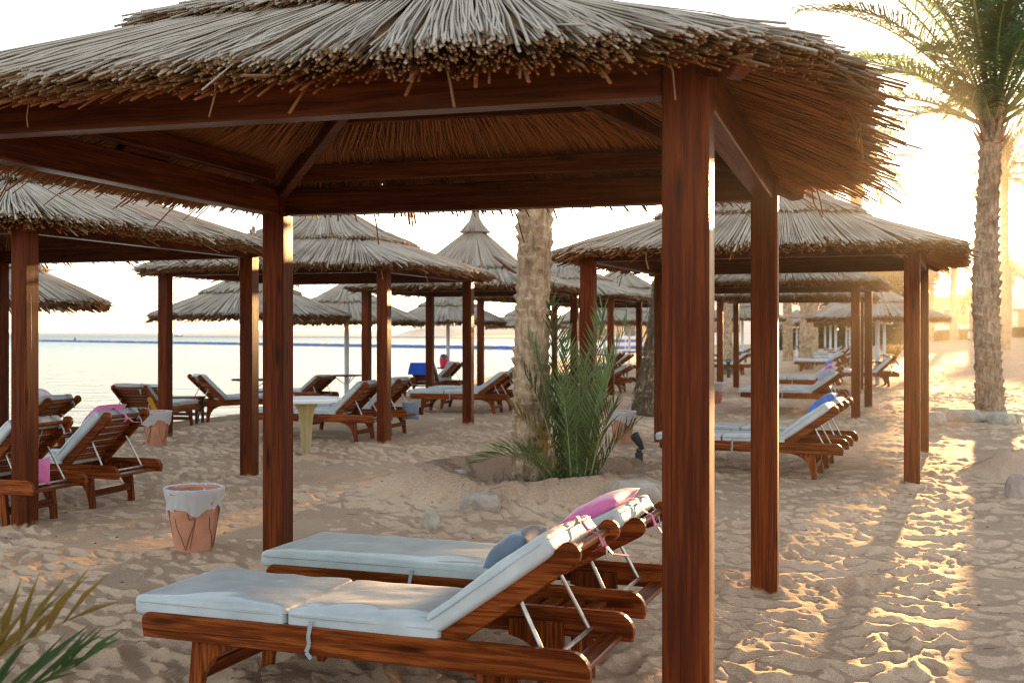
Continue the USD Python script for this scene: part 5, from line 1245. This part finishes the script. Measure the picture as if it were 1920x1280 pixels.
obj('lamp_post', cbox(.35, .35, .15, .02, (0, 0, .05)), 'black', lanp); obj('lamp_shade', cbox(.28, .28, .6, .03, (0, 0, .42)), 'white_plastic', lanp); obj('cap', cbox(.38, .38, .08, .02, (0, 0, .76)), 'black', lanp)
dsh = thing('dry_palm_shrub', 'small dry fan of palm leaves on the sand behind the right loungers', 'shrub', at(1672, 47)); r = np.random.default_rng(3)
for i in range(9): add_frond(dsh, frond_path(i * .7, 1.2, 1.1, .6), r, 'leaf_dry', 'rachis_dry', .012, n=16, lmax=.35, w=.04, start=.2)

# ------------------------------------------------------------------ the sparrow on the left pavilion roof
cx, cy, g, th, su, sv = PAV['P1']
R1 = Roof(3.33 / 2 + .50, 3.30 / 2 + .43, 2.385, 0.90, corner=.72, power=6.0, concave=.06); best = None
for t_ in np.linspace(8, 15, 700):
    x_ = (474.5 - 960) * t_ / F; d = np.array([x_, t_]) - [cx, cy]; a_ = -th + math.pi / 2
    l = np.array([d[0] * math.cos(a_) + d[1] * math.sin(a_), -d[0] * math.sin(a_) + d[1] * math.cos(a_)]) / [sv / 3.33, su / 3.3]
    k_ = float(R1.k(l))
    if k_ > 1: continue
    z_ = float(R1.z(k_)) + (.055 if k_ < .52 else 0) + .008; v_ = HORIZON - F * (z_ - EYE) / t_
    if best is None or v_ < best[0]: best = (v_, np.array([x_, t_, z_]))
bd = thing('sparrow', 'small sparrow perched on the roof edge of the left pavilion', 'bird', best[1], 0.5)
def ell(c, s, T=None):
    m = trimesh.creation.icosphere(3, 1.0); m.apply_scale(s)
    if T is not None: m.apply_transform(T)
    m.apply_translation(c); return m
import manifold3d as mf
def man(m): return mf.Manifold(mf.Mesh(np.asarray(m.vertices, np.float32), np.asarray(m.faces, np.uint32)))
body = man(ell((0, 0, .048), (.024, .036, .031), rot([1, 0, 0], .5))) + man(ell((0, -.016, .083), (.0175, .019, .017))) + man(ell((0, -.012, .066), (.019, .02, .02)))
tail = mf.Manifold.hull_points(np.array([(-.008, .02, .035), (.008, .02, .035), (-.010, .07, .008), (.010, .07, .008), (-.009, .068, .002), (.009, .068, .002), (0, .02, .022)]))
obj('body', body + tail, 'feather', bd, smooth=50)
obj('wing', ell((.021, .012, .047), (.007, .031, .019), rot([1, 0, 0], .7)), 'feather_dark', bd, smooth=True); obj('wing', ell((-.021, .012, .047), (.007, .031, .019), rot([1, 0, 0], .7)), 'feather_dark', bd, smooth=True)
obj('crown', ell((0, -.012, .093), (.0145, .016, .009)), 'feather_dark', bd, smooth=True); obj('bib', ell((0, -.029, .068), (.009, .007, .013)), 'feather_dark', bd, smooth=True)
bk = trimesh.creation.cone(.005, .013, sections=10); bk.apply_transform(rot([1, 0, 0], math.pi / 2)); bk.apply_translation((0, -.033, .083)); obj('beak', bk, 'feather_dark', bd)
for sx in (-1, 1):
    obj('eye', ell((sx * .0125, -.026, .088), (.0028, .0028, .0028)), 'black', bd, smooth=True)
    obj('leg', tube([(sx * .009, .004, .024), (sx * .010, -.002, .010), (sx * .010, -.004, -.012)], .0016, 5), 'feather_dark', bd)

# ------------------------------------------------------------------ air: pale sea haze
HAZE = 0.0001
if HAZE:
    M['haze'] = usdkit.material(stage, '/World/Looks/sea_haze', {'v': ('principled_volume', {'color': (0.95, 0.90, 0.82), 'density': HAZE, 'anisotropy': 0.85})}, [], volume='v.volume')
    hz = trimesh.creation.box([64000, 64000, 20.0]); hz.apply_translation((0, 0, 20.0 / 2 - 4.0))
    obj('haze', hz, 'haze', kind='stuff')

build_ground()
